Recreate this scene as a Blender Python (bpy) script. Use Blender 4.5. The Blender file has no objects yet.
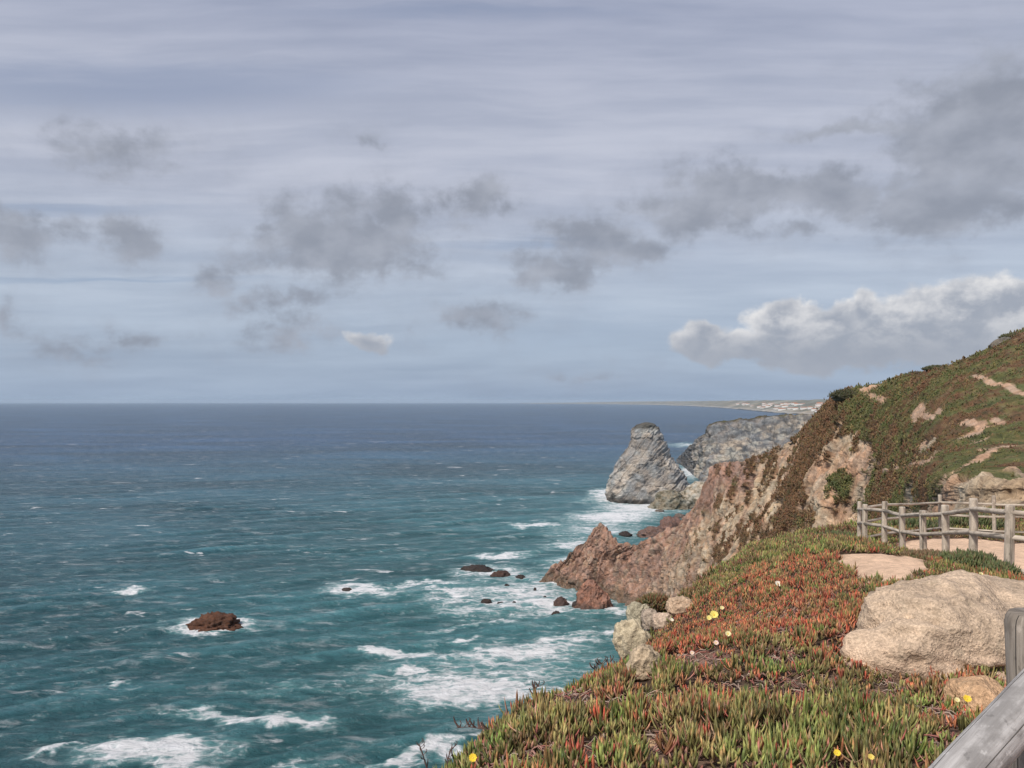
import bpy, math, random
import numpy as np
from mathutils import Vector

rng = np.random.default_rng(7)
random.seed(7)
sc = bpy.context.scene
COL = sc.collection
F, CX, HY, EYE = 780.0, 512.0, 401.5, 120.0     # focal length and horizon of the camera, eye height over the sea
EXPO = 1.42

# ------------------------------------------------------------------ helpers
def P(px, py, D):
    """world point seen in direction (px, py) at the forward distance D"""
    return np.array([(px - CX) / F * D, D, EYE - (py - HY) / F * D])

def proj(v):
    return CX + v[:, 0] / v[:, 1] * F, HY + (EYE - v[:, 2]) / v[:, 1] * F

def s2l(c):
    c = np.asarray(c, float) / 255.0
    return np.where(c <= 0.04045, c / 12.92, ((c + 0.055) / 1.055) ** 2.4)

def smooth(a, b, x):
    t = np.clip((x - a) / (b - a), 0, 1)
    return t * t * (3 - 2 * t)

def _hash(ix, iy, iz, seed):
    h = (ix.astype(np.int64) * 374761393 + iy.astype(np.int64) * 668265263 + iz.astype(np.int64) * 2147483647 + seed * 974711) & 0xFFFFFFFF
    h = ((h ^ (h >> 13)) * 1274126177) & 0xFFFFFFFF
    h = ((h ^ (h >> 16)) * 2246822519) & 0xFFFFFFFF
    return h ^ (h >> 15)

_G = rng.normal(size=(256, 3)); _G /= np.linalg.norm(_G, axis=1)[:, None]

def perlin(p, seed=0):
    i = np.floor(p); f = p - i; i = i.astype(np.int64)
    w = f * f * f * (f * (f * 6 - 15) + 10)
    out = np.zeros(len(p))
    for dx in (0, 1):
        wx = w[:, 0] if dx else 1 - w[:, 0]
        for dy in (0, 1):
            wy = w[:, 1] if dy else 1 - w[:, 1]
            for dz in (0, 1):
                wz = w[:, 2] if dz else 1 - w[:, 2]
                g = _G[_hash(i[:, 0] + dx, i[:, 1] + dy, i[:, 2] + dz, seed) & 255]
                out += wx * wy * wz * (g[:, 0] * (f[:, 0] - dx) + g[:, 1] * (f[:, 1] - dy) + g[:, 2] * (f[:, 2] - dz))
    return out * 1.5

def fbm(p, octv=5, rough=0.5, seed=0):
    a, s, out = 1.0, 1.0, np.zeros(len(p))
    for k in range(octv):
        out += a * perlin(p * s + 17.3 * k, seed + k); a *= rough; s *= 2.03
    return out

def ridged(p, octv=5, rough=0.5, seed=0):
    a, s, out = 1.0, 1.0, np.zeros(len(p))
    for k in range(octv):
        out += a * (1 - 2 * np.abs(perlin(p * s + 11.1 * k, seed + k))); a *= rough; s *= 2.07
    return out

def worley(p, seed=0):
    """F1, F2 and a random number of the nearest cell"""
    i = np.floor(p).astype(np.int64); f1 = np.full(len(p), 9.0); f2 = f1.copy(); rid = np.zeros(len(p))
    for dx in (-1, 0, 1):
        for dy in (-1, 0, 1):
            for dz in (-1, 0, 1):
                h = _hash(i[:, 0] + dx, i[:, 1] + dy, i[:, 2] + dz, seed)
                q = np.stack([(h & 1023) / 1023, ((h >> 10) & 1023) / 1023, ((h >> 20) & 1023) / 1023], 1) + i + np.array([dx, dy, dz])
                d = np.linalg.norm(q - p, axis=1); n_ = d < f1
                f2 = np.where(n_, f1, np.minimum(f2, d)); rid = np.where(n_, ((h >> 5) & 255) / 255.0, rid); f1 = np.where(n_, d, f1)
    return f1, f2, rid

def in_poly(px, py, poly):
    r = np.zeros(len(px), bool); n = len(poly)
    for i in range(n):
        x0, y0 = poly[i]; x1, y1 = poly[(i + 1) % n]
        c = ((y0 > py) != (y1 > py)) & (px < (x1 - x0) * (py - y0) / (y1 - y0 + 1e-12) + x0)
        r ^= c
    return r

def facet(d, rad, n, seed, lo, hi, k=26.0):
    """cut a star-shaped rock by random planes (broken faces), softened at the edges"""
    g = np.random.default_rng(seed); nn = g.normal(size=(n, 3)); nn /= np.linalg.norm(nn, axis=1)[:, None]
    off = g.uniform(lo, hi, n); acc = rad ** -k
    for a_, o_ in zip(nn, off):
        c = d @ a_; acc = acc + np.where(c > .05, (np.maximum(c, .05) / o_) ** k, 0)
    return acc ** (-1 / k)

def seg_dist(p, a, b):
    d = b - a; t = np.clip(((p - a) @ d) / (d @ d), 0, 1)
    return np.linalg.norm(p - (a + t[:, None] * d), axis=1)

def mesh(name, verts, faces, mat, parent=None, col=None, attrs=None, smooth_sh=True):
    """faces: list of int arrays (n,3)/(n,4)"""
    me = bpy.data.meshes.new(name)
    verts = np.asarray(verts, np.float32)
    if not isinstance(faces, list): faces = [faces]
    faces = [np.asarray(f, np.int32) for f in faces if len(f)]
    nl = sum(f.size for f in faces); nf = sum(len(f) for f in faces)
    me.vertices.add(len(verts)); me.vertices.foreach_set('co', verts.ravel())
    me.loops.add(nl); me.polygons.add(nf)
    me.loops.foreach_set('vertex_index', np.concatenate([f.ravel() for f in faces]))
    tot = np.concatenate([np.full(len(f), f.shape[1], np.int32) for f in faces])
    me.polygons.foreach_set('loop_start', np.concatenate([[0], np.cumsum(tot)[:-1]]).astype(np.int32))
    me.polygons.foreach_set('use_smooth', np.full(nf, smooth_sh))
    me.update(calc_edges=True)
    if col is not None:
        a = me.color_attributes.new('col', 'FLOAT_COLOR', 'POINT')
        c = np.ones((len(verts), 4), np.float32); c[:, :3] = col
        a.data.foreach_set('color', c.ravel())
    for k, v in (attrs or {}).items():
        v = np.asarray(v, np.float32)
        if v.ndim == 1:
            a = me.attributes.new(k, 'FLOAT', 'POINT'); a.data.foreach_set('value', v)
        else:
            a = me.attributes.new(k, 'FLOAT_VECTOR', 'POINT'); a.data.foreach_set('vector', v.ravel())
    me.validate()
    o = bpy.data.objects.new(name, me); COL.objects.link(o)
    if mat: me.materials.append(mat)
    if parent:
        o.parent = parent
    return o

def tag(o, label=None, cat=None, group=None, kind=None):
    if label: o['label'] = label
    if cat: o['category'] = cat
    if group: o['group'] = group
    if kind: o['kind'] = kind
    return o

def empty(name, loc, label, cat, group=None):
    o = bpy.data.objects.new(name, None); COL.objects.link(o); o.location = loc
    o.empty_display_size = 0.2
    return tag(o, label, cat, group)

def grid_faces(nu, nv, wrap=False):
    """verts laid out [u*nv+v]"""
    u = np.arange(nu if wrap else nu - 1); v = np.arange(nv - 1)
    U, V = np.meshgrid(u, v, indexing='ij'); U2 = (U + 1) % nu
    return np.stack([U * nv + V, U2 * nv + V, U2 * nv + V + 1, U * nv + V + 1], -1).reshape(-1, 4)

def vnormals(v, nu, nv, wrap=False):
    g = v.reshape(nu, nv, 3)
    if wrap:
        du = np.roll(g, -1, 0) - np.roll(g, 1, 0)
    else:
        du = np.gradient(g, axis=0)
    dv = np.gradient(g, axis=1)
    n = np.cross(du, dv).reshape(-1, 3)
    return n / (np.linalg.norm(n, axis=1)[:, None] + 1e-9)

def catmull(pts, n, smooth_amt=1.0):
    """pts (k, ...) -> resampled n along axis 0; blend of linear and Catmull-Rom"""
    k = len(pts); t = np.linspace(0, k - 1, n); i = np.clip(t.astype(int), 0, k - 2); f = (t - i)
    f = f.reshape((-1,) + (1,) * (pts.ndim - 1))
    p0 = pts[np.clip(i - 1, 0, k - 1)]; p1 = pts[i]; p2 = pts[i + 1]; p3 = pts[np.clip(i + 2, 0, k - 1)]
    cr = 0.5 * (2 * p1 + (p2 - p0) * f + (2 * p0 - 5 * p1 + 4 * p2 - p3) * f ** 2 + (3 * p1 - p0 - 3 * p2 + p3) * f ** 3)
    return cr * smooth_amt + (p1 + (p2 - p1) * f) * (1 - smooth_amt)

# ------------------------------------------------------------------ node helper
class N:
    def __init__(s, tree): s.t = tree; s.n = tree.nodes; s.l = tree.links
    def add(s, typ, **kw):
        n = s.n.new(typ)
        for k, v in kw.items(): setattr(n, k, v)
        return n
    def put(s, sock, v):
        if v is None: return
        if isinstance(v, bpy.types.NodeSocket): s.l.new(v, sock)
        else:
            if hasattr(sock.default_value, '__len__') and hasattr(v, '__len__') and len(sock.default_value) == 4 and len(v) == 3: v = tuple(v) + (1,)
            sock.default_value = v
    def m(s, op, a, b=None, c=None, clamp=False):
        n = s.add('ShaderNodeMath', operation=op, use_clamp=clamp)
        for i, v in enumerate((a, b, c)): s.put(n.inputs[i], v)
        return n.outputs[0]
    def vm(s, op, a, b=None, scale=None):
        n = s.add('ShaderNodeVectorMath', operation=op)
        s.put(n.inputs[0], a); s.put(n.inputs[1], b)
        if scale is not None: s.put(n.inputs['Scale'], scale)
        return n.outputs['Value'] if op in ('LENGTH', 'DOT_PRODUCT', 'DISTANCE') else n.outputs['Vector']
    def mix(s, f, a, b, blend='MIX'):
        n = s.add('ShaderNodeMix', data_type='RGBA', blend_type=blend)
        s.put(n.inputs[0], f); s.put(n.inputs[6], a); s.put(n.inputs[7], b)
        return n.outputs[2]
    def noise(s, vec, scale, detail=4, rough=0.5, dist=0.0, lac=2.0):
        n = s.add('ShaderNodeTexNoise'); s.put(n.inputs['Vector'], vec)
        n.inputs['Scale'].default_value = scale; n.inputs['Detail'].default_value = detail
        n.inputs['Roughness'].default_value = rough; n.inputs['Distortion'].default_value = dist; n.inputs['Lacunarity'].default_value = lac
        return n.outputs['Fac']
    def ramp(s, f, lo, hi, a=0.0, b=1.0):
        n = s.add('ShaderNodeMapRange', interpolation_type='SMOOTHSTEP')
        s.put(n.inputs[0], f); s.put(n.inputs[1], lo); s.put(n.inputs[2], hi); s.put(n.inputs[3], a); s.put(n.inputs[4], b)
        return n.outputs[0]
    def attr(s, name): return s.add('ShaderNodeAttribute', attribute_name=name)
    def pos(s): return s.add('ShaderNodeNewGeometry').outputs['Position']
    def xyz(s, v):
        n = s.add('ShaderNodeSeparateXYZ'); s.put(n.inputs[0], v); return n.outputs
    def comb(s, x, y, z):
        n = s.add('ShaderNodeCombineXYZ')
        for i, v in enumerate((x, y, z)): s.put(n.inputs[i], v)
        return n.outputs[0]
    def bump(s, h, dist, strength=1.0, normal=None):
        n = s.add('ShaderNodeBump'); s.put(n.inputs['Height'], h)
        n.inputs['Distance'].default_value = dist; n.inputs['Strength'].default_value = strength
        if normal: s.put(n.inputs['Normal'], normal)
        return n.outputs[0]

def new_mat(name):
    m = bpy.data.materials.new(name); m.use_nodes = True
    t = N(m.node_tree); b = m.node_tree.nodes['Principled BSDF']
    b.inputs['Specular IOR Level'].default_value = 0.25
    b.inputs['Roughness'].default_value = 0.85
    return m, t, b

def rock_mat(name, scale, bump_d, var=0.35, strat=None):
    """vertex colour 'col' broken up by grain, lichen blotches and cracks; scale in 1/m"""
    m, t, b = new_mat(name)
    c = t.attr('col').outputs['Color']; p = t.pos()
    if strat is not None:
        v = t.vm('MULTIPLY', p, strat)
    else: v = p
    n1 = t.noise(v, scale, 9, 0.66, 0.2); n2 = t.noise(p, scale * 6, 7, 0.66)
    k = t.m('MULTIPLY', t.ramp(n1, 0.25, 0.75, 1 - var, 1 + var), t.ramp(n2, 0.3, 0.7, 1 - var * .6, 1 + var * .6))
    cc = t.vm('SCALE', c, scale=k)
    warm = t.noise(t.vm('ADD', p, (31, 7, 3)), scale * .6, 3, 0.5)
    cc = t.vm('MULTIPLY', cc, t.mix(t.ramp(warm, 0.35, 0.65), (1.06, 0.98, 0.92), (0.94, 1.0, 1.06)))
    vor = t.add('ShaderNodeTexVoronoi', feature='DISTANCE_TO_EDGE'); t.put(vor.inputs['Vector'], t.vm('ADD', v, t.vm('SCALE', t.add('ShaderNodeTexNoise').outputs['Color'], scale=0.0)))
    t.put(vor.inputs['Scale'], scale * 1.7)
    crack = t.ramp(vor.outputs['Distance'], 0.0, 0.06)
    h = t.m('ADD', t.m('MULTIPLY', n1, 1.0), t.m('ADD', t.m('MULTIPLY', n2, 0.35), t.m('MULTIPLY', crack, 0.12)))
    t.put(b.inputs['Base Color'], cc); t.put(b.inputs['Normal'], t.bump(h, bump_d))
    b.inputs['Roughness'].default_value = 0.9; b.inputs['Specular IOR Level'].default_value = 0.15
    return m

# ------------------------------------------------------------------ render / camera
sc.render.engine = 'CYCLES'
sc.view_settings.view_transform = 'Standard'; sc.view_settings.look = 'None'
sc.view_settings.exposure = EXPO; sc.view_settings.gamma = 1.0; sc.view_settings.use_curve_mapping = False
sc.cycles.use_denoising = True
sc.cycles.max_bounces = 5; sc.cycles.diffuse_bounces = 2; sc.cycles.glossy_bounces = 2; sc.cycles.transmission_bounces = 2
sc.cycles.volume_bounces = 0; sc.cycles.transparent_max_bounces = 6
cam_d = bpy.data.cameras.new('camera'); cam = bpy.data.objects.new('camera', cam_d); COL.objects.link(cam)
cam.location = (0, 0, EYE); cam.rotation_euler = (math.radians(90), 0, 0)
cam_d.sensor_width = 36; cam_d.lens = F / 1024 * 36
cam_d.shift_y = (HY - 384) / 1024
cam_d.clip_start = 0.05; cam_d.clip_end = 300000
sc.camera = cam

# ------------------------------------------------------------------ light and sky
SUN_EL, SUN_AZ = 50.0, -138.0        # azimuth from +Y (view direction), clockwise: behind the viewer's left shoulder
sd = bpy.data.lights.new('sun', 'SUN'); sd.energy = 1.5; sd.angle = math.radians(10); sd.color = (1.0, 0.93, 0.83)
so = bpy.data.objects.new('sun', sd); COL.objects.link(so)
e, a = math.radians(SUN_EL), math.radians(SUN_AZ)
sdir = Vector((math.sin(a) * math.cos(e), math.cos(a) * math.cos(e), math.sin(e)))
so.rotation_euler = sdir.to_track_quat('Z', 'Y').to_euler(); so.location = sdir * 300 + Vector((0, 0, 120))

w = bpy.data.worlds.new('World'); sc.world = w; w.use_nodes = True
t = N(w.node_tree); bg = w.node_tree.nodes['Background']
SKY_STR = 0.1
def skyc(r, g, b): return tuple(s2l((r, g, b)) / 2 ** EXPO / SKY_STR)
sky = t.add('ShaderNodeTexSky', sky_type='NISHITA'); sky.sun_disc = False
sky.sun_elevation = e; sky.sun_rotation = a; sky.altitude = 120; sky.air_density = 1.0; sky.dust_density = 2.0
dirv = t.add('ShaderNodeTexCoord').outputs['Generated']
dx, dy, dz = t.xyz(dirv)[:3]
az = t.m('MULTIPLY', t.m('ARCTAN2', dx, dy), 180 / math.pi)
el = t.m('MULTIPLY', t.m('ARCSINE', dz), 180 / math.pi)
def ang(px, py):
    A = math.atan((px - CX) / F); E = math.atan((HY - py) / F * math.cos(A))
    return math.degrees(A), math.degrees(E)
ae = t.comb(az, el, 0.0)
# high veil of streaked altostratus
wob = t.noise(ae, 0.035, 3, 0.5)
# the high layers are flat sheets with streaks along X: their rows follow the slope dz/dy
el_s = t.m('MULTIPLY', t.m('ARCTAN2', dz, t.m('ABSOLUTE', dy)), 180 / math.pi)
el_w = t.m('ADD', el_s, t.m('MULTIPLY', t.m('SUBTRACT', wob, 0.5), 2.5))
sv = t.comb(t.m('MULTIPLY', az, 0.045), t.m('MULTIPLY', el_w, 0.42), 0.0)
st1 = t.noise(sv, 1.0, 5, 0.5, 0.1)
st2 = t.noise(t.comb(t.m('MULTIPLY', az, 0.12), t.m('MULTIPLY', el_w, 1.1), 5.0), 1.0, 5, 0.55, 0.2)
# base gradient of the veil by elevation
g1 = t.mix(t.ramp(el, 0.0, 9.0), skyc(151, 168, 192), skyc(174, 184, 200))
g2 = t.mix(t.ramp(el, 7.0, 16.0), g1, skyc(181, 185, 199))
g3 = t.mix(t.ramp(el, 17.0, 29.0), g2, skyc(159, 165, 185))
streak = t.m('ADD', t.m('MULTIPLY', st1, 0.65), t.m('MULTIPLY', st2, 0.35))
lo = t.mix(1.0, g3, (0.90, 0.915, 0.94), 'MULTIPLY'); hi = t.mix(1.0, g3, (1.16, 1.145, 1.12), 'MULTIPLY')
veil = t.mix(t.ramp(streak, 0.32, 0.68), lo, hi)
# the blue gaps between the layers
def ell_field(blobs, p, k_=1.0):
    acc = None
    for (px, py, rx, ry, s) in blobs:
        A, E = ang(px, py); k = math.degrees(1 / F) * 1.0
        kx = k * math.cos(math.radians(A)) ** 2
        d = t.vm('MULTIPLY', t.vm('SUBTRACT', p, (A, E, 0)), (1 / (rx * kx * k_), 1 / (ry * k * k_), 0))
        v = t.m('MULTIPLY', t.m('SUBTRACT', 1.0, t.vm('LENGTH', d)), s)
        acc = v if acc is None else t.m('MAXIMUM', acc, v)
    return acc
gaps = [(120, 78, 420, 34, 1.0), (470, 42, 300, 10, .8), (60, 195, 190, 8, .8), (90, 272, 260, 6, .8), (560, 256, 210, 10, .8), (330, 110, 220, 14, .45), (560, 340, 260, 34, .5)]
pw = t.vm('ADD', t.comb(az, t.m('MULTIPLY', el_s, 0.93), 0.0), t.comb(0.0, t.m('MULTIPLY', t.m('SUBTRACT', st2, 0.5), 1.8), 0.0))
gf = t.ramp(t.m('ADD', ell_field(gaps, pw), t.m('MULTIPLY', t.m('SUBTRACT', st1, 0.5), 0.9)), 0.0, 0.9)
gapcol = t.mix(t.ramp(el, 4.0, 20.0), skyc(147, 165, 190), skyc(140, 151, 176))
veil = t.mix(t.m('MULTIPLY', gf, 0.7), veil, gapcol)
base = t.mix(0.94, sky.outputs[0], veil)
# low ragged grey clouds
def fluff(p, off, sc_=0.33):
    q = t.vm('ADD', p, off)
    return t.noise(t.vm('MULTIPLY', q, (1, 1.35, 1)), sc_, 7, 0.6, 0.15)
grey = [(105, 145, 75, 22, .62), (35, 228, 70, 24, .85), (118, 240, 36, 20, .8), (345, 240, 95, 46, 1.05), (395, 212, 42, 30, .95), (278, 228, 26, 14, .8), (345, 268, 90, 18, .9),
        (470, 207, 40, 22, .8), (222, 270, 32, 20, .75), (272, 302, 48, 13, .7), (278, 328, 46, 13, .65), (592, 238, 62, 30, .95), (555, 268, 40, 24, .9), (630, 243, 60, 14, .9),
        (700, 200, 62, 34, 1.05), (770, 203, 95, 22, .95), (850, 200, 70, 24, .9), (925, 165, 70, 60, 1.05), (990, 140, 90, 62, 1.05), (930, 195, 95, 28, 1.15), (845, 127, 80, 8, .65),
        (1010, 195, 70, 24, .9), (480, 322, 56, 14, .62), (130, 340, 60, 9, .5), (80, 348, 40, 8, .5), (6, 316, 36, 14, .7), (800, 235, 50, 9, .5), (370, 132, 18, 12, .45), (580, 375, 40, 8, .4)]
nz = fluff(ae, (0, 0, 0)); nz_up = fluff(ae, (0.5, -0.9, 0))
wn = t.add('ShaderNodeTexNoise'); t.put(wn.inputs['Vector'], ae); wn.inputs['Scale'].default_value = 0.16; wn.inputs['Detail'].default_value = 5; wn.inputs['Roughness'].default_value = 0.6
aew = t.vm('ADD', ae, t.vm('MULTIPLY', t.vm('SUBTRACT', wn.outputs['Color'], (0.5, 0.5, 0.5)), (11.0, 6.0, 0.0)))
fg = ell_field(grey, aew, 1.18)
dens = t.ramp(t.m('ADD', fg, t.m('MULTIPLY', t.m('SUBTRACT', nz, 0.5), 1.75)), -0.04, 0.66)
nl = t.noise(t.vm('MULTIPLY', ae, (1, 1.5, 1)), 0.2, 4, 0.5); nl_up = t.noise(t.vm('MULTIPLY', t.vm('ADD', ae, (0.6, -1.3, 0)), (1, 1.5, 1)), 0.2, 4, 0.5)
lit = t.ramp(t.m('SUBTRACT', nl, nl_up), -0.2, 0.24)
gcol = t.mix(lit, skyc(137, 143, 156), skyc(167, 172, 184))
thin = t.ramp(t.m('ADD', fg, t.m('MULTIPLY', t.m('SUBTRACT', nz, 0.5), 2.4)), -0.75, 0.5)
out = t.mix(t.m('MULTIPLY', thin, 0.2), base, skyc(152, 158, 172))
out = t.mix(t.m('MULTIPLY', dens, 0.78), out, gcol)
# sunlit cumulus bank in the right part of the sky, flat grey bases
cum = [(703, 338, 34, 22, 1.0), (735, 348, 50, 18, .9), (788, 320, 48, 22, 1.0), (832, 322, 52, 26, 1.0), (866, 314, 30, 24, 1.0), (800, 345, 100, 22, 1.0), (905, 325, 80, 32, 1.05), (965, 310, 80, 36, 1.0), (1030, 306, 80, 36, 1.0), (880, 346, 190, 26, 1.05), (950, 340, 120, 34, 1.0), (369, 341, 26, 13, .75)]
wn2 = t.add('ShaderNodeTexNoise'); t.put(wn2.inputs['Vector'], t.vm('ADD', ae, (40, 11, 3))); wn2.inputs['Scale'].default_value = 0.45; wn2.inputs['Detail'].default_value = 5
aec = t.vm('ADD', ae, t.vm('MULTIPLY', t.vm('SUBTRACT', wn2.outputs['Color'], (0.5, 0.5, 0.5)), (3.0, 2.6, 0.0)))
fc = ell_field(cum, aec)
nc = fluff(ae, (7, 3, 2), 0.34); nc_up = fluff(ae, (7.9, 1.9, 2), 0.34)
fc2 = t.m('ADD', fc, t.m('MULTIPLY', t.m('SUBTRACT', nc, 0.5), 0.9))
dc = t.ramp(fc2, 0.02, 0.34)
lit2 = t.m('ADD', t.m('MULTIPLY', t.ramp(t.m('SUBTRACT', nc, nc_up), -0.16, 0.24), 0.75), t.m('MULTIPLY', t.ramp(fc2, 0.12, 0.7, 1.0, 0.0), 0.45))
shade_el = t.ramp(el, 3.0, 6.0)
lit2 = t.m('MULTIPLY', lit2, t.m('ADD', 0.12, t.m('MULTIPLY', shade_el, 0.95)), clamp=True)
ccol = t.mix(lit2, skyc(158, 164, 176), skyc(236, 234, 233))
out = t.mix(t.m('MULTIPLY', dc, 0.85), out, ccol)
t.put(bg.inputs['Color'], out); bg.inputs['Strength'].default_value = SKY_STR

# ------------------------------------------------------------------ haze
hm = bpy.data.materials.new('haze_air'); hm.use_nodes = True
ht = hm.node_tree; ht.nodes.remove(ht.nodes['Principled BSDF'])
pv = ht.nodes.new('ShaderNodeVolumePrincipled'); pv.inputs['Density'].default_value = 1.5e-5
pv.inputs['Color'].default_value = (0.66, 0.82, 1.0, 1)
ht.links.new(pv.outputs[0], ht.nodes['Material Output'].inputs['Volume'])
HB = 61500.0
hv = np.array([[x, y, z] for x in (-HB, HB) for y in (-HB, HB) for z in (-6.0, 215.0)])
hf = np.array([[0, 1, 3, 2], [4, 6, 7, 5], [0, 4, 5, 1], [2, 3, 7, 6], [0, 2, 6, 4], [1, 5, 7, 3]])
tag(mesh('haze', hv, hf, hm, smooth_sh=False), kind='stuff')

# ------------------------------------------------------------------ sea
py_rows = np.concatenate([np.arange(403.05, 404, 0.25), np.arange(404, 450, 0.9), np.arange(450, 790, 0.62), np.arange(790, 1300, 5.0), [1800, 3000]])
Dr = F * EYE / (py_rows - HY)
cols = np.concatenate([np.linspace(-1.5, -0.72, 60)[:-1], np.linspace(-0.72, 0.30, 900), np.linspace(0.30, 1.5, 60)[1:]])
DD, TT = np.meshgrid(Dr, cols, indexing='ij')
SX, SY = (DD * TT).ravel(), DD.ravel()
rowsp = np.gradient(-Dr)[:, None].repeat(len(cols), 1).ravel()
sp = np.stack([SX, SY, np.zeros_like(SX)], 1)
z = np.zeros_like(SX)
warp = fbm(sp / 90.0, 4, 0.55, 3) * 17
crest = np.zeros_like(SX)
grp = 0.65 + 0.75 * fbm(sp / 160.0, 2, 0.5, 9)
for lam, amp, ang_ in ((54, .55, 14), (34, .75, 30), (25, .5, 20), (13, .30, 36), (7.6, .16, 8), (5.1, .10, 24)):
    kx, ky = math.sin(math.radians(-ang_)), math.cos(math.radians(-ang_))
    ph = (SX * kx + SY * ky + warp * (0.6 if lam > 15 else .35)) * 2 * math.pi / lam + lam
    s_ = 1 - np.abs(np.sin(ph / 2)) * 1.0
    fade = np.clip(1.6 - rowsp / lam * 4.5, 0, 1)
    z += amp * fade * grp * (s_ * 2 - 0.73)
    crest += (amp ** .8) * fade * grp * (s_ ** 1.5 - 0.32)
chop = fbm(sp * np.array([1 / 12.0, 1 / 6.0, 1]), 4, 0.62, 23)
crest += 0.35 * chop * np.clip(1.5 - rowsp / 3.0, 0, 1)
z += 0.55 * fbm(sp * np.array([1 / 14.0, 1 / 7.0, 1]), 4, 0.6, 21) * np.clip(1.5 - rowsp / 3.0, 0, 1)
# foam laid down where the waves break (patches in metres on the water, found from their pixel extent)
foam = np.zeros_like(SX)
fpx, fpy = CX + SX / SY * F, HY + EYE / SY * F
jx = fbm(sp / 22.0, 4, 0.6, 41); jy = fbm(sp / 22.0, 4, 0.6, 52)
fpx_j = fpx + jx * 16 * (fpy - HY) / 250; fpy_j = fpy + jy * 7 * (fpy - HY) / 250
FO = [(150, 754, 92, 20, 0, 1.2), (45, 752, 40, 5, -14, .95), (255, 718, 100, 10, 3, 1.1), (138, 590, 24, 4, -6, 1.1), (212, 626, 56, 8, 0, 1.15), (362, 590, 50, 9, 2, 1.05), (425, 584, 60, 5, -2, .85),
      (502, 555, 42, 4.5, -3, 1.1), (536, 525, 38, 3.5, 0, 1.1), (612, 517, 62, 10, -2, 1.05), (640, 508, 60, 10, 0, .95), (575, 545, 40, 9, 0, .7), (570, 560, 40, 7, -10, .75), (500, 574, 70, 10, 0, .78), (515, 592, 90, 13, 0, .85),
      (540, 604, 90, 11, 2, 1.0), (460, 600, 60, 8, 0, .6), (600, 610, 50, 7, 0, .9), (467, 642, 24, 6, -8, 1.2), (398, 653, 66, 6, 3, 1.05), (515, 655, 105, 14, -4, .98), (550, 642, 70, 7, -8, .95), (412, 673, 26, 7, -5, 1.15),
      (470, 690, 112, 24, 0, 1.08), (560, 690, 80, 12, 0, .7), (430, 752, 50, 12, -14, 1.15), (395, 764, 40, 8, -10, 1.0), (620, 632, 30, 4, 0, .9), (608, 494, 26, 7, 0, 1.05), (620, 500, 50, 6, 0, .9),
      (690, 470, 14, 14, 0, .95), (690, 445, 30, 3, 0, .6), (530, 600, 150, 30, 0, .55), (600, 530, 70, 16, 0, .55), (500, 680, 190, 44, 0, .5), (112, 684, 26, 2.2, -8, .62), (335, 770, 60, 14, 0, .4),
      (290, 690, 90, 6, -5, .3), (480, 625, 80, 4, -8, .6), (655, 598, 40, 8, 0, .8), (590, 578, 30, 5, 0, .8), (545, 583, 20, 6, 0, 1.05), (450, 592, 40, 5, 0, .9), (575, 633, 50, 5, -4, .6),(480,611,70,5,3,.7)]
for (x0, y0, rx, ry, an, s_) in FO:
    ca, sa = math.cos(math.radians(an)), math.sin(math.radians(an))
    ux = (fpx_j - x0) * ca + (fpy_j - y0) * sa; uy = -(fpx_j - x0) * sa + (fpy_j - y0) * ca
    foam = np.maximum(foam, s_ * (1 - (np.abs(ux / rx) ** 2.2 + np.abs(uy / ry) ** 2) ** 0.5))
foam = np.clip(foam * 1.25, -0.4, 1)
z += np.clip(foam, 0, .6) * 0.9
sp[:, 2] = z
shore = 1 - smooth(0, 420, np.abs(SX + 0.10 * SY - 40 + 0.25 * 0)) if False else smooth(-420, 120, SX - 0.02 * SY) * smooth(1700, 300, SY)
m, t, b = new_mat('sea_water')
p = t.pos(); px_, py_, pz_ = t.xyz(p)[:3]
pp = t.comb(px_, py_, 0.0)
sh = t.attr('shore').outputs['Fac']; fo = t.attr('foam').outputs['Fac']
aniso = t.vm('MULTIPLY', pp, (0.45, 1.0, 1))
big = t.noise(aniso, 0.004, 9, 0.68, 0.2)
deep = t.mix(t.ramp(t.vm('LENGTH', pp), 450, 2600), (0.022, 0.085, 0.114), (0.006, 0.036, 0.106))
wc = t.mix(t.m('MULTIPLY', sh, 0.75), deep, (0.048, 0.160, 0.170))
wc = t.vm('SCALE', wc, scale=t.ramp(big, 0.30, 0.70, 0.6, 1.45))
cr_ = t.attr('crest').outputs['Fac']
wc = t.mix(t.ramp(t.m('ADD', cr_, t.m('MULTIPLY', t.m('SUBTRACT', big, 0.5), 1.6)), -0.65, 1.3), t.vm('SCALE', wc, scale=0.68), t.vm('ADD', t.vm('SCALE', wc, scale=1.3), (0.024, 0.032, 0.032)))  # crests lighter, troughs darker in colour: thin aerated water plus painted sky-reflection contrast
fn1 = t.noise(t.vm('MULTIPLY', pp, (0.5, 1, 1)), 0.14, 8, 0.72, 0.8)
vo = t.add('ShaderNodeTexVoronoi', feature='DISTANCE_TO_EDGE')
dn = t.add('ShaderNodeTexNoise'); t.put(dn.inputs['Vector'], pp); dn.inputs['Scale'].default_value = 0.12; dn.inputs['Detail'].default_value = 4
t.put(vo.inputs['Vector'], t.vm('ADD', t.vm('MULTIPLY', pp, (0.6, 1, 1)), t.vm('SCALE', dn.outputs['Color'], scale=9.0))); vo.inputs['Scale'].default_value = 0.22
lace = t.ramp(vo.outputs['Distance'], 0.0, 0.22, 1.0, 0.0)
fsum = t.m('ADD', fo, t.m('ADD', t.m('MULTIPLY', t.m('SUBTRACT', fn1, 0.5), 2.0), t.m('MULTIPLY', t.m('SUBTRACT', lace, 0.5), 0.30)))
rot = t.add('ShaderNodeVectorRotate', rotation_type='Z_AXIS'); t.put(rot.inputs['Vector'], pp); rot.inputs['Angle'].default_value = math.radians(-14)
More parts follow.
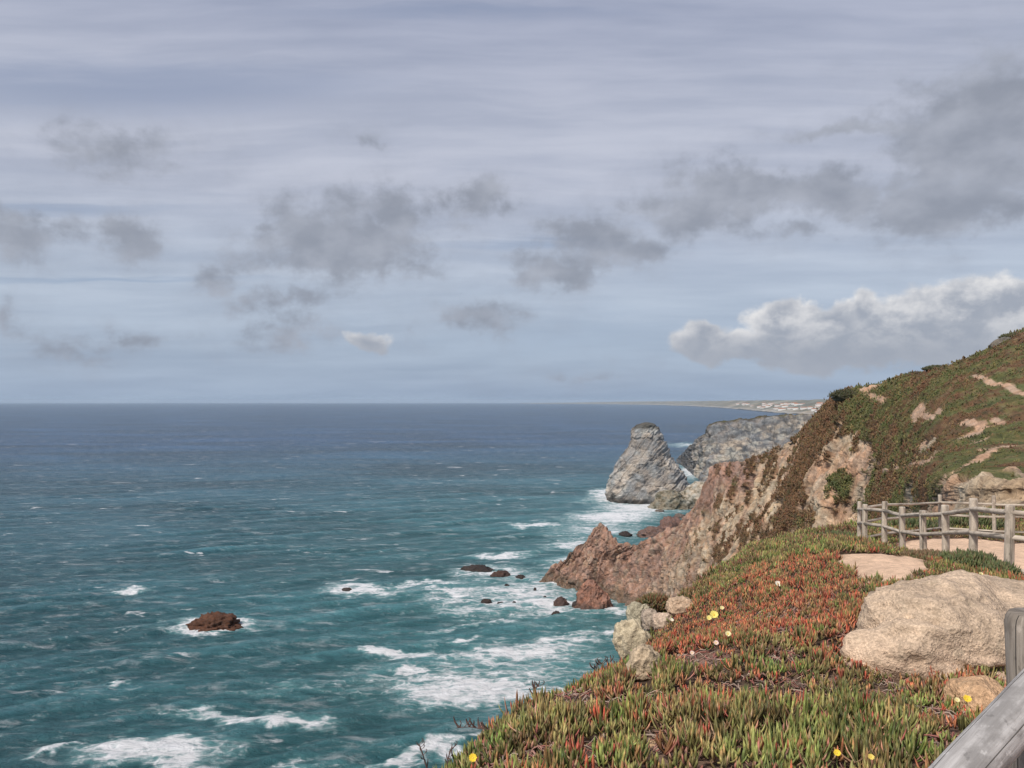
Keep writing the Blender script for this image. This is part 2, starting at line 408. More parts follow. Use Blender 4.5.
stk = t.noise(t.vm('MULTIPLY', rot.outputs[0], (0.16, 1, 1)), 0.28, 7, 0.7, 0.6)
fsum = t.m('ADD', fsum, t.m('MULTIPLY', t.m('SUBTRACT', stk, 0.5), 1.3))
ffine = t.noise(t.vm('MULTIPLY', pp, (0.6, 1, 1)), 0.5, 6, 0.7, 0.3)
fmask = t.m('MULTIPLY', t.ramp(fsum, 0.14, 0.95), t.ramp(t.m('ADD', ffine, t.m('MULTIPLY', fsum, 0.40)), 0.42, 0.95, 0.30, 1.0))
# small whitecaps out to sea
cap = t.noise(t.vm('MULTIPLY', pp, (0.42, 1, 1)), 0.055, 5, 0.62, 0.6)
capm = t.m('MULTIPLY', t.ramp(cap, 0.635, 0.70), 0.7)
capf = t.noise(t.vm('MULTIPLY', pp, (0.42, 1, 1)), 0.013, 4, 0.6, 0.4)
capm = t.m('MAXIMUM', capm, t.m('MULTIPLY', t.m('MULTIPLY', t.ramp(capf, 0.69, 0.73), t.ramp(py_, 600, 1400)), 0.35))
spk = t.noise(t.vm('MULTIPLY', pp, (0.38, 1, 1)), 0.11, 7, 0.72, 0.4)
capm = t.m('MAXIMUM', capm, t.m('MULTIPLY', t.ramp(spk, 0.52, 0.70), 0.30))
fm = t.m('MAXIMUM', fmask, capm, clamp=True)
aer = t.ramp(t.m('ADD', fo, t.m('MULTIPLY', t.m('SUBTRACT', fn1, 0.5), 0.8)), -0.15, 0.55)
wc = t.mix(t.m('MULTIPLY', aer, 0.6), wc, (0.13, 0.30, 0.31))
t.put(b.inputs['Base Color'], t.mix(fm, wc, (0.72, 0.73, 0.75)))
b.inputs['IOR'].default_value = 1.33
b.inputs['Specular IOR Level'].default_value = 0.14
t.put(b.inputs['Roughness'], t.m('ADD', 0.30, t.m('MULTIPLY', fm, 0.5)))
rip = t.noise(t.vm('MULTIPLY', pp, (0.5, 1, 1)), 0.20, 9, 0.72, 0.5)
t.put(b.inputs['Normal'], t.bump(t.m('ADD', rip, t.m('MULTIPLY', big, 3.0)), 3.0, 1.0))
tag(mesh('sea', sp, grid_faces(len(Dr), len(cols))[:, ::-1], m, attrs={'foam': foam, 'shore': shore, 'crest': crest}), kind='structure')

# ------------------------------------------------------------------ near ground (cliff top with the footpath)
EDGE = np.array([(-2.0, -14), (-1.4, -3), (-1.1, 1.0), (-.45, 2.6), (-.06, 3.9), (.14, 5.5), (.43, 6.4), (.846, 7.5), (1.51, 9.2), (2.02, 11), (2.53, 12.5), (3.37, 14), (4.43, 15.5), (5.79, 17.5), (7.64, 20), (10.4, 24), (13.2, 28), (19, 36), (40, 52), (90, 70)])
CT = [(-.26, 3.9, -1.83), (.056, 5.5, -2.2), (.39, 6.4, -2.42), (.846, 7.5, -2.69), (1.51, 9.2, -3.16), (2.02, 11, -3.36), (2.53, 12.5, -3.37), (3.37, 14, -3.28), (4.43, 15.5, -3.18), (5.79, 17.5, -3.16), (7.64, 20, -3.36), (10.4, 24, -3.88), (13.2, 28, -4.4),
      (.42, 3.75, -1.76), (1.37, 3.7, -1.74), (2.25, 3.6, -1.69), (0, 0, -1.66), (-1, 1, -1.75), (2, 0, -1.6), (1.49, 6.2, -1.99), (2.54, 8, -2.2), (3.07, 10.5, -2.45), (4.25, 11.5, -2.36), (4.2, 9.7, -2.15), (4.6, 9.3, -2.05),
      (6.25, 9.8, -2.32), (6.75, 11.2, -2.52), (7.15, 12.6, -2.80), (7.4, 13.8, -3.0), (7.8, 15.4, -3.22), (8.3, 18.5, -3.5), (5.5, 10.2, -2.17), (5.85, 11.5, -2.27), (6.1, 12.8, -2.45), (6.4, 14.2, -2.62), (6.9, 16, -2.95), (8.6, 13, -3.0), (9.5, 16, -3.3), (7.6, 10.4, -2.6), (2.27, 5.1, -1.86), (2.9, 4.9, -1.92), (3.6, 5.0, -1.9), (10, 4, -1.5), (10, 10, -2.7), (12, 15, -3.2), (12.5, 21.5, -3.75), (16, 19, -3.4), (20, 25, -4.2), (20, 10, -2.2), (20, 0, -1.0),
      (0, -10, -1.3), (10, -10, -1.0), (20, 36, -5.4), (30, 30, -4.2), (40, 45, -4.5), (40, 10, -1), (40, -10, 1.0)]
CT = np.array(CT, float)
def _tps(r2): return 0.5 * r2 * np.log(r2 + 1e-9)
_A = _tps(((CT[:, None, :2] - CT[None, :, :2]) ** 2).sum(-1)) + 0.15 * np.eye(len(CT))
_Q = np.c_[np.ones(len(CT)), CT[:, :2]]
_S = np.linalg.solve(np.block([[_A, _Q], [_Q.T, np.zeros((3, 3))]]), np.r_[CT[:, 2], 0, 0, 0])
def edge_d(x, y):
    p = np.stack([x, y], 1); best = np.full(len(x), 1e9); sg = np.ones(len(x))
    for a_, b_ in zip(EDGE[:-1], EDGE[1:]):
        d = b_ - a_; tt = np.clip(((p - a_) @ d) / (d @ d), 0, 1); q = p - (a_ + tt[:, None] * d)
        L = np.linalg.norm(q, axis=1); cr = d[0] * q[:, 1] - d[1] * q[:, 0]
        up = L < best - 1e-6; best = np.where(up, L, best); sg = np.where(up, np.where(cr > 0, 1.0, -1.0), sg)
    return best * sg        # positive on the sea side
def ground_z(x, y, rough=True):
    x = np.atleast_1d(np.asarray(x, float)); y = np.atleast_1d(np.asarray(y, float))
    xi, yi = np.clip(x, -4, 40), np.clip(y, -10, 45)
    zz = np.empty(len(x))
    for i in range(0, len(x), 50000):
        sl = slice(i, i + 50000)
        r2 = (xi[sl, None] - CT[None, :, 0]) ** 2 + (yi[sl, None] - CT[None, :, 1]) ** 2
        zz[sl] = _tps(r2) @ _S[:-3] + _S[-3] + _S[-2] * xi[sl] + _S[-1] * yi[sl]
    d = edge_d(x, y)
    dd = np.maximum(d + 0.15, 0)
    zz -= 1.05 * (np.sqrt(dd ** 2 + 0.16) - 0.4) + 0.03 * np.maximum(dd - 2, 0) ** 1.5
    if rough:
        p = np.stack([x, y, np.zeros_like(x)], 1)
        zz += 0.05 * fbm(p * 0.9, 4, 0.55, 61) + 0.05 * np.clip(d + 1, 0, 3) * fbm(p * .7 + 9, 4, .6, 67) - .6 * np.clip(d - 3, 0, 2.5) * np.abs(ridged(p * .22 + 5, 5, .55, 69))
    return zz + EYE
def hit(px, py, d0=2.0, d1=60.0, up=0.0):
    """ground point met by the ray through a pixel"""
    D = np.linspace(d0, d1, 6000); x = (px - CX) / F * D; zr = EYE - (py - HY) / F * D
    g = ground_z(x, D, False) + up; k = np.argmax(zr <= g)
    return np.array([x[k], D[k], g[k]])

SAND = []        # sand areas as outlines on the ground (x, y in metres)
SAND.append(np.array([hit(*q)[:2] for q in ((836, 556), (872, 554), (900, 558), (935, 562), (930, 572), (916, 579), (888, 583), (862, 583), (850, 574), (842, 565))]))
SAND.append(np.array([(6.45, 9.0), (6.85, 11.2), (7.25, 12.7), (7.6, 14.0), (8.1, 15.6), (8.7, 18.3), (10.2, 20.0), (12.1, 20.9), (14.5, 17.6), (17, 15.5), (22, 13), (22, 4), (10, 3.0), (7.2, 6.6)]))
SAND.append(np.array([(4.2, -14), (4.4, -4), (3.2, 0.4), (3.4, 1.6), (6.0, 4.0), (9, 5.5), (22, 7), (22, -14)]))
SAND.append(np.array([(-.8, -14), (-.5, -2), (-.3, .6), (1.2, 1.3), (2.2, 1.6), (3.4, 2.0), (7, 4.2), (10, 6), (10, -14)]))
def poly_sd(x, y, poly):
    p = np.stack([x, y], 1); best = np.full(len(x), 1e9)
    for i in range(len(poly)): best = np.minimum(best, seg_dist(p, poly[i], poly[(i + 1) % len(poly)]))
    return np.where(in_poly(x, y, poly), best, -best)
def sand_mask(x, y):
    s = np.full(len(x), -1e9)
    for q in SAND: s = np.maximum(s, poly_sd(x, y, q))
    p = np.stack([x, y, np.zeros_like(x)], 1)
    return s + 0.16 * fbm(p * 2.2, 3, 0.6, 71)

def stretch(lo, hi, c, n, k):
    s = np.linspace(-1, 1, n); f = np.sinh(k * s) / math.sinh(k)
    return np.where(f < 0, c + f * (c - lo), c + f * (hi - c))
gx = stretch(-75, 90, 3.6, 460, 4.2); gy = stretch(-14, 75, 8, 420, 2.6)
GX, GY = np.meshgrid(gx, gy, indexing='ij'); GX, GY = GX.ravel(), GY.ravel()
gz = np.maximum(ground_z(GX, GY), -2.0)
smk = smooth(-0.06, 0.10, sand_mask(GX, GY))
gz += 0.02 * smk
gp = np.stack([GX, GY, gz], 1)
gd = edge_d(GX, GY)
n1 = fbm(gp * 0.8, 4, 0.6, 81); n2 = fbm(gp * 5, 3, 0.6, 83)
soil = np.array([0.085, 0.055, 0.038])[None] * (1 + 0.35 * n2[:, None]); litter = np.array([0.20, 0.13, 0.095])
gc = soil + (litter - soil) * smooth(-0.2, 0.5, n1)[:, None]
rockc = np.array([0.40, 0.33, 0.25]) * (1 + .25 * n2[:, None])
gc = gc + (rockc - gc) * (smooth(1.5, 4, gd) * smooth(-.6, -.1, n1))[:, None]
sandc = np.array([0.64, 0.445, 0.31])[None] * (1 + 0.10 * n2[:, None] + 0.08 * n1[:, None])
gc = gc + (sandc - gc) * smk[:, None]
GM, t, b = new_mat('cliff_top_soil')
c = t.attr('col').outputs['Color']; p = t.pos()
na = t.noise(p, 7, 8, 0.7); nb = t.noise(p, 60, 3, 0.6)
k = t.m('MULTIPLY', t.ramp(na, .3, .7, .78, 1.2), t.ramp(nb, .3, .7, .85, 1.15))
t.put(b.inputs['Base Color'], t.vm('SCALE', c, scale=k)); t.put(b.inputs['Normal'], t.bump(t.m('ADD', na, t.m('MULTIPLY', nb, .25)), 0.05, .7))
b.inputs['Roughness'].default_value = 0.95
tag(mesh('ground', gp, grid_faces(len(gx), len(gy)), GM, col=gc), kind='structure')

# ------------------------------------------------------------------ headland with the footpaths and the pink promontory
ST = [  # foot, low, low2, mid, ridge of each section, from inland to the tip: (px, py, distance)
 [(1420, 540, 36), (1420, 500, 46), (1420, 470, 60), (1420, 410, 90), (1420, 215, 200)],
 [(1200, 540, 36), (1200, 500, 46), (1200, 470, 58), (1200, 420, 90), (1200, 275, 205)],
 [(1024, 545, 36), (1024, 499, 46), (1024, 475, 49), (1024, 432, 95), (1024, 333, 210)],
 [(936, 560, 44), (936, 505, 60), (933, 478, 65), (945, 440, 115), (955, 367, 225)],
 [(905, 580, 90), (903, 512, 150), (903, 485, 158), (905, 445, 186), (905, 381, 245)],
 [(860, 600, 150), (862, 525, 226), (862, 490, 232), (866, 445, 242), (872, 389, 265)],
 [(820, 640, 170), (820, 535, 240), (825, 495, 247), (838, 445, 256), (850, 391, 275)],
 [(790, 680, 190), (785, 545, 262), (795, 500, 270), (810, 455, 279), (828, 405, 290)],
 [(760, 720, 230), (755, 555, 292), (765, 510, 302), (785, 470, 313), (805, 431, 315)],
 [(725, 700, 270), (722, 572, 333), (735, 530, 345), (750, 495, 355), (770, 453, 350)],
 [(700, 680, 260), (700, 585, 365), (705, 550, 380), (715, 515, 390), (738, 462, 385)],
 [(685, 660, 330), (680, 600, 395), (682, 565, 405), (690, 535, 410), (713, 467, 405)],
 [(665, 640, 390), (664, 607, 425), (664, 580, 430), (672, 550, 432), (704, 495, 420)],
 [(645, 620, 430), (645, 604, 445), (644, 582, 455), (652, 555, 456), (684, 516, 440)],
 [(622, 607, 460), (622, 598, 468), (622, 578, 475), (630, 560, 478), (662, 534, 462)],
 [(605, 602, 475), (604, 594, 482), (604, 575, 488), (612, 556, 489), (634, 545.5, 480)],
 [(590, 599, 482), (588, 589, 490), (589, 572, 494), (597, 551, 496), (613, 540, 492)],
 [(578, 594, 492), (577, 586, 498), (579, 570, 502), (588, 548, 504), (601, 523, 500)],
 [(566, 590, 500), (565, 584, 506), (567, 574, 508), (574, 562, 510), (587, 540, 508)],
 [(553, 587, 508), (552, 583, 512), (555, 578, 514), (559, 570, 516), (567, 557, 514)],
 [(541, 585, 514), (541, 583, 516), (543, 580, 518), (545, 577, 520), (549, 570, 522)],
 [(536, 585, 520), (536, 584.5, 521), (536.5, 584, 522), (537, 583.5, 523), (538, 583, 524)]]
ctl = []
for i, s in enumerate(ST):
    r = [P(*q) for q in s]; rd = r[-1]
    if i < 9:
        r.append(rd + np.array([14, 34, -9.0])); r.append(rd + np.array([40, 140, -62.0]))
    else:
        r.append(rd + np.array([5, 11, -0.35 * (rd[2] + 2)])); r.append(rd + np.array([9, 26, -(rd[2] + 4)]))
    ctl.append(r)
ctl = np.array(ctl)
NU, NV = 900, 300
g = catmull(ctl, NU, 0.7)
# finer sampling on the visible face
tv = np.concatenate([np.linspace(0, 1, 30)[:-1], np.linspace(1, 4, 290)[:-1], np.linspace(4, 6, 46)]); NV = len(tv)
gv = catmull(np.swapaxes(g, 0, 1), 601, 0.45); idx = tv / 6 * 600; i0 = np.clip(idx.astype(int), 0, 599); fr = (idx - i0)[:, None, None]
g = np.swapaxes(gv[i0] * (1 - fr) + gv[i0 + 1] * fr, 0, 1)
hv = g.reshape(-1, 3).copy()
hu = np.repeat(np.linspace(0, len(ST) - 1, NU), NV); hvv = np.tile(tv, NU)
hn = vnormals(hv, NU, NV); hn = hn * np.sign(np.median(hn[:, 2]))
hpx, hpy = proj(hv)
dsn = np.clip(hv[:, 1] / 250, .16, 1.6)[:, None]; far_ = smooth(70, 170, hv[:, 1]); hq = hv
def two(f, near, far, **k): return f(hv / near, **k) * (1 - far_) + f(hv / far, **k) * far_
wx = hpx + 8 * two(fbm, 1.8, 8.0, octv=5, rough=.62, seed=101); wy = hpy + 8 * two(fbm, 1.9, 8.4, octv=5, rough=.62, seed=102)
rock = np.zeros(len(hv), bool)
ROCKP = [[(520, 620), (520, 560), (585, 505), (640, 528), (690, 495), (700, 455), (745, 443), (806, 436), (796, 464), (786, 492), (780, 524), (740, 575), (690, 640), (600, 640)],
         [(784, 550), (796, 505), (806, 476), (820, 452), (842, 436), (868, 440), (884, 458), (876, 486), (864, 508), (856, 545)],
         [(938, 480), (985, 474), (1060, 470), (1200, 470), (1200, 520), (930, 520)], [(903, 515), (906, 484), (918, 484), (916, 515)],
         [(920, 438), (943, 440), (938, 457), (921, 457)], [(826, 438), (836, 424), (848, 416), (850, 422), (838, 436)], [(884, 462), (888, 460), (889, 466), (885, 467)], [(908, 446), (913, 446), (912, 457), (906, 456)]]
for q in ROCKP: rock |= in_poly(wx, wy, q)
rock |= (hvv > 4.35) & (hu > 8.5)
rock = rock.astype(float)
bare = smooth(9.5, 12, hu)                       # towards the sea the cliff carries no plants
pn = fbm(hv / np.array([9, 9, 14.0]), 5, 0.66, 118)
rock *= np.clip(1 - smooth(0.34, 0.48, pn) * (1 - bare) * smooth(0.6, 1.5, hvv), 0, 1)
rock = np.maximum(rock, (hu > 11.5) * (hvv > .2) * 1.0)
veg = 1 - rock
# relief
s_ = np.array([1.0, 1.0, 0.42])
rk = two(ridged, np.array([4.0, 4.0, 9]), np.array([17, 17, 40.0]), octv=5, rough=.5, seed=121) - 1.0
fin = ridged(np.stack([hv[:, 0] / 7.5, hv[:, 1] / 12, hv[:, 2] / 60], 1), 4, 0.5, 131) - 1.0
sml = ridged(hv * np.array([1, 1, .6]) / 5.0, 3, 0.55, 141) - 0.9
dist_k = np.clip(hv[:, 1] / 260, 0.22, 1.0)
left = smooth(9, 14, hu); tipk = 1 - smooth(19.0, 21, hu)
fade = smooth(0.0, 0.8, hvv)
amp_rock = ((2.6 - 1.4 * left) * rk + (0.8 + 0.9 * left) * fin + 0.6 * sml) * dist_k * (0.35 + 0.65 * tipk) * (1 - .45 * smooth(3.4, 4.0, hvv) * left)
bush = fbm(hv / 2.4, 4, 0.6, 151); hum = fbm(hv / 14, 3, 0.5, 153)
amp_veg = (0.75 * bush + 1.5 * hum) * np.clip(dist_k, .3, 1) + 0.9 * dist_k
rs = rock
wq = hv + (.35 + 1.05 * far_)[:, None] * np.stack([two(fbm, 1.4, 5.0, octv=3, rough=.6, seed=401 + k) for k in range(3)], 1)
ksz = np.clip(hv[:, 1] / 260, .25, 1.0)[:, None]
_w1 = worley(wq * np.array([1, 1, .5]) / 7.0, 5); _w2 = worley(wq * np.array([.8, 1, 1.3]) / 1.7, 5); _f = far_ > .5
a1, a2, ar = [np.where(_f, p_, q_) for p_, q_ in zip(_w1, _w2)]
_w1 = worley(wq * np.array([1, 1, .62]) / 2.9, 6); _w2 = worley(wq / .7, 6)
b1, b2, brr = [np.where(_f, p_, q_) for p_, q_ in zip(_w1, _w2)]
colm = ridged(np.stack([hu * 1.25 + .25 * fbm(hv / 12, 3, .5, 7), 0 * hu, hv[:, 2] / 55], 1), 4, .6, 135) - .9
blk = (ar - .5) * 1.3 + 2.3 * left * colm * (1 - .35 * smooth(3.3, 4, hvv))
blk += 0 * ar
blk += (brr - .5) * .8 - 0.8 * smooth(.14, 0, a2 - a1) - .4 * smooth(.16, 0, b2 - b1)
amp_rock = amp_rock * .8 + blk * dist_k * (.55 + .45 * left) * (0.4 + 0.6 * tipk) * (1 - .5 * smooth(3.5, 4.0, hvv) * left)
disp = rs * (amp_rock - 0.3 * dist_k) + (1 - rs) * amp_veg
hv += hn * (disp * fade)[:, None]
hv[:, 2] += left * tipk * 2.6 * (ridged(np.stack([hu * 2.1, 0 * hu, 0 * hu], 1) + .3, 3, .6, 191) - .9) * np.exp(-((hvv - 4) / .45) ** 2) * (1 - np.exp(-((hu - 17) / .35) ** 2))
hn2 = vnormals(hv, NU, NV); hn2 = hn2 * np.sign(np.median(hn2[:, 2]))
# colour: rock tones
cn = fbm(hv / 18, 4, 0.55, 161); cf = fbm(hv / 4, 4, 0.6, 163)
pink = np.array([0.285, 0.175, 0.135]); cream = np.array([0.44, 0.345, 0.24]); buff = np.array([0.40, 0.26, 0.175]); dark = np.array([0.15, 0.10, 0.08])
rcell = (.84 + .32 * ar) * (.9 + .2 * brr)
pk = np.clip(smooth(8.5, 13.5, hu + 1.3 * cn) + smooth(3.0, 4.0, hvv + .5 * cn) * smooth(8, 10, hu), 0, 1)
rc = cream + (buff - cream) * smooth(-.3, .5, cn)[:, None]
rc = rc + (pink - rc) * pk[:, None] * 0.92
rc = rc * (1 + 0.30 * cf[:, None])
rc = rc + (np.array([.40, .32, .23]) - rc) * (smooth(.1, .55, fbm(hv / np.array([6, 6, 16.0]), 4, .6, 165)) * .45 * pk)[:, None]
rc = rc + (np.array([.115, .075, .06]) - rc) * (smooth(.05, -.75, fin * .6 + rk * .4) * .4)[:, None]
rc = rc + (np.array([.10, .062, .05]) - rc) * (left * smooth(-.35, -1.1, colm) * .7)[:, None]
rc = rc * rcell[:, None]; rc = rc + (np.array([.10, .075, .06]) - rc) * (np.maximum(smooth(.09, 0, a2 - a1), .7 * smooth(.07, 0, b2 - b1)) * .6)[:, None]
wet = smooth(9, 2.5, hv[:, 2] + 4 * cf)
rc = rc + (np.array([0.12, 0.095, 0.07]) - rc) * (wet * .75)[:, None]
# plants
vn = .6 * fbm(hv / 16 + 3, 5, 0.65, 171) + .5 * fbm(hv / 6 + 8, 4, .6, 172); vf = fbm(hv / 2.2, 4, 0.65, 173)
green = np.array([0.105, 0.110, 0.042]); rust = np.array([0.138, 0.080, 0.045]); dkg = np.array([0.048, 0.055, 0.025]); straw = np.array([0.22, 0.16, 0.085])
high = smooth(150, 215, hv[:, 1]) * smooth(5, 2, hu)
gk = smooth(-.14, .18, vn + .35 * vf + .12 * high - 0.7 * smooth(5.5, 8, hu))
vc = rust + (green - rust) * gk[:, None]
vc = vc + (straw - vc) * (smooth(.2, .7, vf) * .55)[:, None]
vc = vc + (dkg - vc) * (smooth(.15, .6, -vf - .15 + .3 * vn) * .75)[:, None]
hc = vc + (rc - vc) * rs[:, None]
# footpaths and worn sand: polylines on the slope with a width in metres
def nearest(px, py):
    q = (hpx - px) ** 2 + (hpy - py) ** 2 + 1e6 * ((hvv < .9) | (hvv > 4.05)); return hv[np.argmin(q)]
PATHS = [([(864, 391), (884, 387)], 2.2), ([(866, 394), (875, 398), (882, 401), (890, 404)], 1.3), ([(917, 409), (919, 412), (923, 416)], 2.6), ([(924, 416), (931, 418), (937, 420)], .9), ([(947, 372), (953, 369), (960, 366)], 2.0), ([(976, 377), (984, 381), (992, 384), (1006, 389), (1024, 396), (1080, 410)], .75),
         ([(965, 425), (974, 426), (982, 426), (981, 432)], .9), ([(976, 433), (974, 440)], 1.1), ([(968, 441), (980, 438)], 1.2), ([(972, 447), (984, 444)], 1.1), ([(984, 454), (992, 453), (1001, 452)], .75), ([(999, 453), (990, 457), (980, 462), (968, 466), (954, 471)], .55), ([(888, 473), (900, 469), (912, 467), (925, 464), (940, 460), (955, 455)], .6),
         ([(995, 421), (1003, 427)], .7), ([(987, 431), (998, 429)], .3), ([(938, 412), (945, 414)], .9), ([(1080, 440), (1024, 449), (1001, 452)], .6)]
path = np.zeros(len(hv)); pj = 0.45 * fbm(hv / 1.6, 3, 0.6, 181)
for pts, wd in PATHS:
    q = [nearest(*a_) for a_ in pts]
    for a_, b_ in zip(q[:-1], q[1:]):
        d = seg_dist(hv, a_, b_) if np.linalg.norm(b_ - a_) > .01 else np.linalg.norm(hv - a_, axis=1)
        path = np.maximum(path, smooth(1.2, .85, (d / (wd * .85) + .7 * pj)))
pc = np.array([0.46, 0.31, 0.215]) * (1 + .15 * cf[:, None])
hc = hc + (pc - hc) * path[:, None]
hc = np.clip(hc, 0.01, 0.8)
HM = rock_mat('headland_surface', 0.5, 0.5, 0.30, (1, 1, 0.55))
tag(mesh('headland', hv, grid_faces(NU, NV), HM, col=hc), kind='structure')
HEAD = dict(v=hv, n=hn2, veg=veg * (1 - path), px=hpx, py=hpy, vv=hvv, c=hc, u=hu)

# ------------------------------------------------------------------ grey cliff beyond, the stack and the rocks by it
GT = [[(980, 520, 1000), (980, 480, 1090), (980, 440, 1150), (980, 413, 1230)],
      [(880, 510, 1030), (880, 480, 1100), (880, 445, 1160), (880, 414, 1240)],
      [(805, 500, 1050), (805, 478, 1120), (805, 448, 1180), (805, 417.5, 1250)],
      [(770, 495, 1060), (768, 478, 1140), (769, 450, 1190), (771, 417.5, 1255)],
      [(742, 492, 1080), (740, 478, 1160), (742, 452, 1200), (748, 421, 1260)],
      [(722, 490, 1090), (720, 478, 1175), (722, 450, 1215), (727, 422.5, 1270)],
      [(709, 486, 1120), (708, 476, 1190), (710, 452, 1235), (714, 425, 1285)],
      [(700, 482, 1170), (699, 474, 1260), (700, 456, 1290), (704, 437, 1320)],
      [(692, 475, 1270), (692, 470, 1360), (693, 458, 1390), (695, 445, 1410)],
      [(683, 466, 1450), (683, 464, 1480), (684, 460, 1500), (685, 454, 1520)],
      [(676, 463, 1520), (677, 462, 1540), (677, 460.5, 1560), (678, 459.5, 1570)]]
ctl = []
for i, s in enumerate(GT):
    r = [P(*q) for q in s]; r[0][2] = min(r[0][2], -3); rd = r[-1]
    k = 1.0 if i < 7 else 0.4
    r.append(rd + np.array([15, 60 * k, -.06 * rd[2]])); r.append(rd + np.array([40, 160 * k, -.5 * rd[2]])); r.append(rd + np.array([60, 260 * k, -rd[2] - 4])); ctl.append(r)
ctl = np.array(ctl); NU2, NV2 = 360, 200
g = catmull(catmull(ctl, NU2, .7).swapaxes(0, 1), NV2, .5).swapaxes(0, 1)
fv = g.reshape(-1, 3).copy(); vv2 = np.tile(np.linspace(0, 6, NV2), NU2); uu2 = np.repeat(np.linspace(0, 10, NU2), NV2)
n_ = vnormals(fv, NU2, NV2); n_ = np.where((n_[:, 2] < 0)[:, None], -n_, n_)
lay = np.array([-.42, .25, .87]); la = fv @ lay
bed = ridged(np.stack([la / 10 + .8 * fbm(fv / 60, 3, .5, 3), fv[:, 0] / 70, fv[:, 1] / 70], 1), 5, .6, 201)
dk = smooth(0, .5, vv2) * (1 - .7 * smooth(2.8, 3.2, vv2)) * (1 - .7 * smooth(8, 10, uu2))
ga1, ga2, gar = worley((fv + 5 * np.stack([fbm(fv / 20, 3, .6, 431 + k) for k in range(3)], 1)) * np.array([.7, .7, 1.2]) / 22, 8)
fv += n_ * (((gar - .5) * 3.5 - 2 * smooth(.12, 0, ga2 - ga1)) * dk)[:, None]
fv += n_ * ((3.2 * bed + 4.5 * ridged(fv / 38, 5, .55, 205) - 2.5) * dk)[:, None]
cn = fbm(fv / 40, 4, .6, 211); cf = fbm(fv / np.array([14, 14, 7.0]), 4, .65, 213)
grey = np.array([.205, .20, .195]); pale = np.array([.36, .325, .27]); dgrey = np.array([.085, .088, .092])
fc_ = grey + (pale - grey) * (smooth(.0, .6, cn + .3 * cf + .6 * smooth(7.5, 5.5, uu2) * smooth(6.8, 5.6, uu2) * smooth(.3, 1.2, vv2) * smooth(2.6, 1.4, vv2)))[:, None] * .8
fc_ = fc_ + (dgrey - fc_) * np.clip(smooth(.1, .6, -cf + .35 * bed - .2) * .75 + .8 * smooth(7.2, 8.2, uu2), 0, 1)[:, None]
fc_ = fc_ * (.85 + .3 * gar)[:, None]; fc_ = fc_ + (dgrey - fc_) * (smooth(.1, 0, ga2 - ga1) * .7)[:, None]
heath = smooth(2.88, 3.0, vv2 + .05 * cf)
fc_ = fc_ + (np.array([.07, .062, .035]) - fc_) * heath[:, None]
fc_ = np.clip(fc_ * (1 + .18 * bed[:, None] * .5), .02, .6)
FM = rock_mat('grey_cliff_rock', 0.10, 3.0, .28, (.6, .6, 1.5))
tag(mesh('cliff_terrain', fv, grid_faces(NU2, NV2), FM, col=fc_), kind='structure')

def profile_rock(name, prof, D, depth, mat, colf, disp, nth=260, nz=170, lean=0.0):
    """rock whose left/right outline follows prof = [(py, xl, xr)] at distance D; closed rings, real depth"""
    pr = np.array(sorted(prof), float)      # top first
    tt = np.linspace(0, 1, nz) ** 1.0
    pyv = pr[0, 0] + (pr[-1, 0] - pr[0, 0]) * tt
    xl = np.interp(pyv, pr[:, 0], pr[:, 1]); xr = np.interp(pyv, pr[:, 0], pr[:, 2])
    zc = EYE - (pyv - HY) / F * D
    cx = ((xl + xr) / 2 - CX) / F * D; hw = (xr - xl) / 2 / F * D
    th = np.linspace(0, 2 * np.pi, nth, endpoint=False)
    T_, Z_ = np.meshgrid(th, np.arange(nz), indexing='ij')
    r = hw[Z_]
    X = cx[Z_] + r * np.sign(np.cos(T_)) * np.abs(np.cos(T_)) ** .85
    Y = D + r * depth * np.sign(np.sin(T_)) * np.abs(np.sin(T_)) ** .85 + lean * (zc[Z_] - zc[-1])
    v = np.stack([X, Y, zc[Z_]], -1).reshape(-1, 3)
    out_n = np.stack([np.cos(T_), np.sin(T_) / depth, np.full_like(T_, .25)], -1).reshape(-1, 3); out_n /= np.linalg.norm(out_n, axis=1)[:, None]
    tz = np.tile(tt, nth)
    v = v + out_n * (disp(v) * np.minimum(1, r.ravel() / (0.25 * r.max())))[:, None]
    top = np.array([[cx[0], D + lean * (zc[0] - zc[-1]), zc[0] + .02]]); f = grid_faces(nth, nz, True)
    vv = np.vstack([v, top]); ti = len(v)
    tri = np.stack([np.arange(nth) * nz, np.full(nth, ti), ((np.arange(nth) + 1) % nth) * nz], -1)
    c = colf(vv)
    return mesh(name, vv, [f[:, ::-1], tri[:, ::-1]], mat, col=np.clip(c, .015, .7))

lay2 = np.array([-.74, .20, .68]); lay2 /= np.linalg.norm(lay2)
def stack_bed(v): 
    q = v @ lay2 + 6 * fbm(v / 45, 3, .5, 5)
    return ridged(np.stack([q / 9, v[:, 0] / 80, v[:, 1] / 80], 1), 5, .62, 221)
def stack_cells(v): return worley((v + 4 * np.stack([fbm(v / 16, 3, .6, 441 + k) for k in range(3)], 1)) * np.array([.7, .7, 1.0]) / 19, 9)
def stack_disp(v):
    a_, b_, r_ = stack_cells(v)
    q = v @ lay2 + 4 * fbm(v / 50, 3, .5, 5) + 1.1 * fbm(v / 12, 3, .5, 6); f_ = (q / 9) % 1.0; f2 = (q / 3.7 + .3) % 1.0
    return (r_ - .5) * 1.6 - 1.0 * smooth(.1, 0, b_ - a_) + 2.4 * (f_ - smooth(.85, 1, f_) - .4) + .9 * (f2 - smooth(.8, 1, f2) - .4) + 2.6 * (ridged(v / np.array([24, 24, 34.0]), 5, .5, 225) - 1) + 1.8
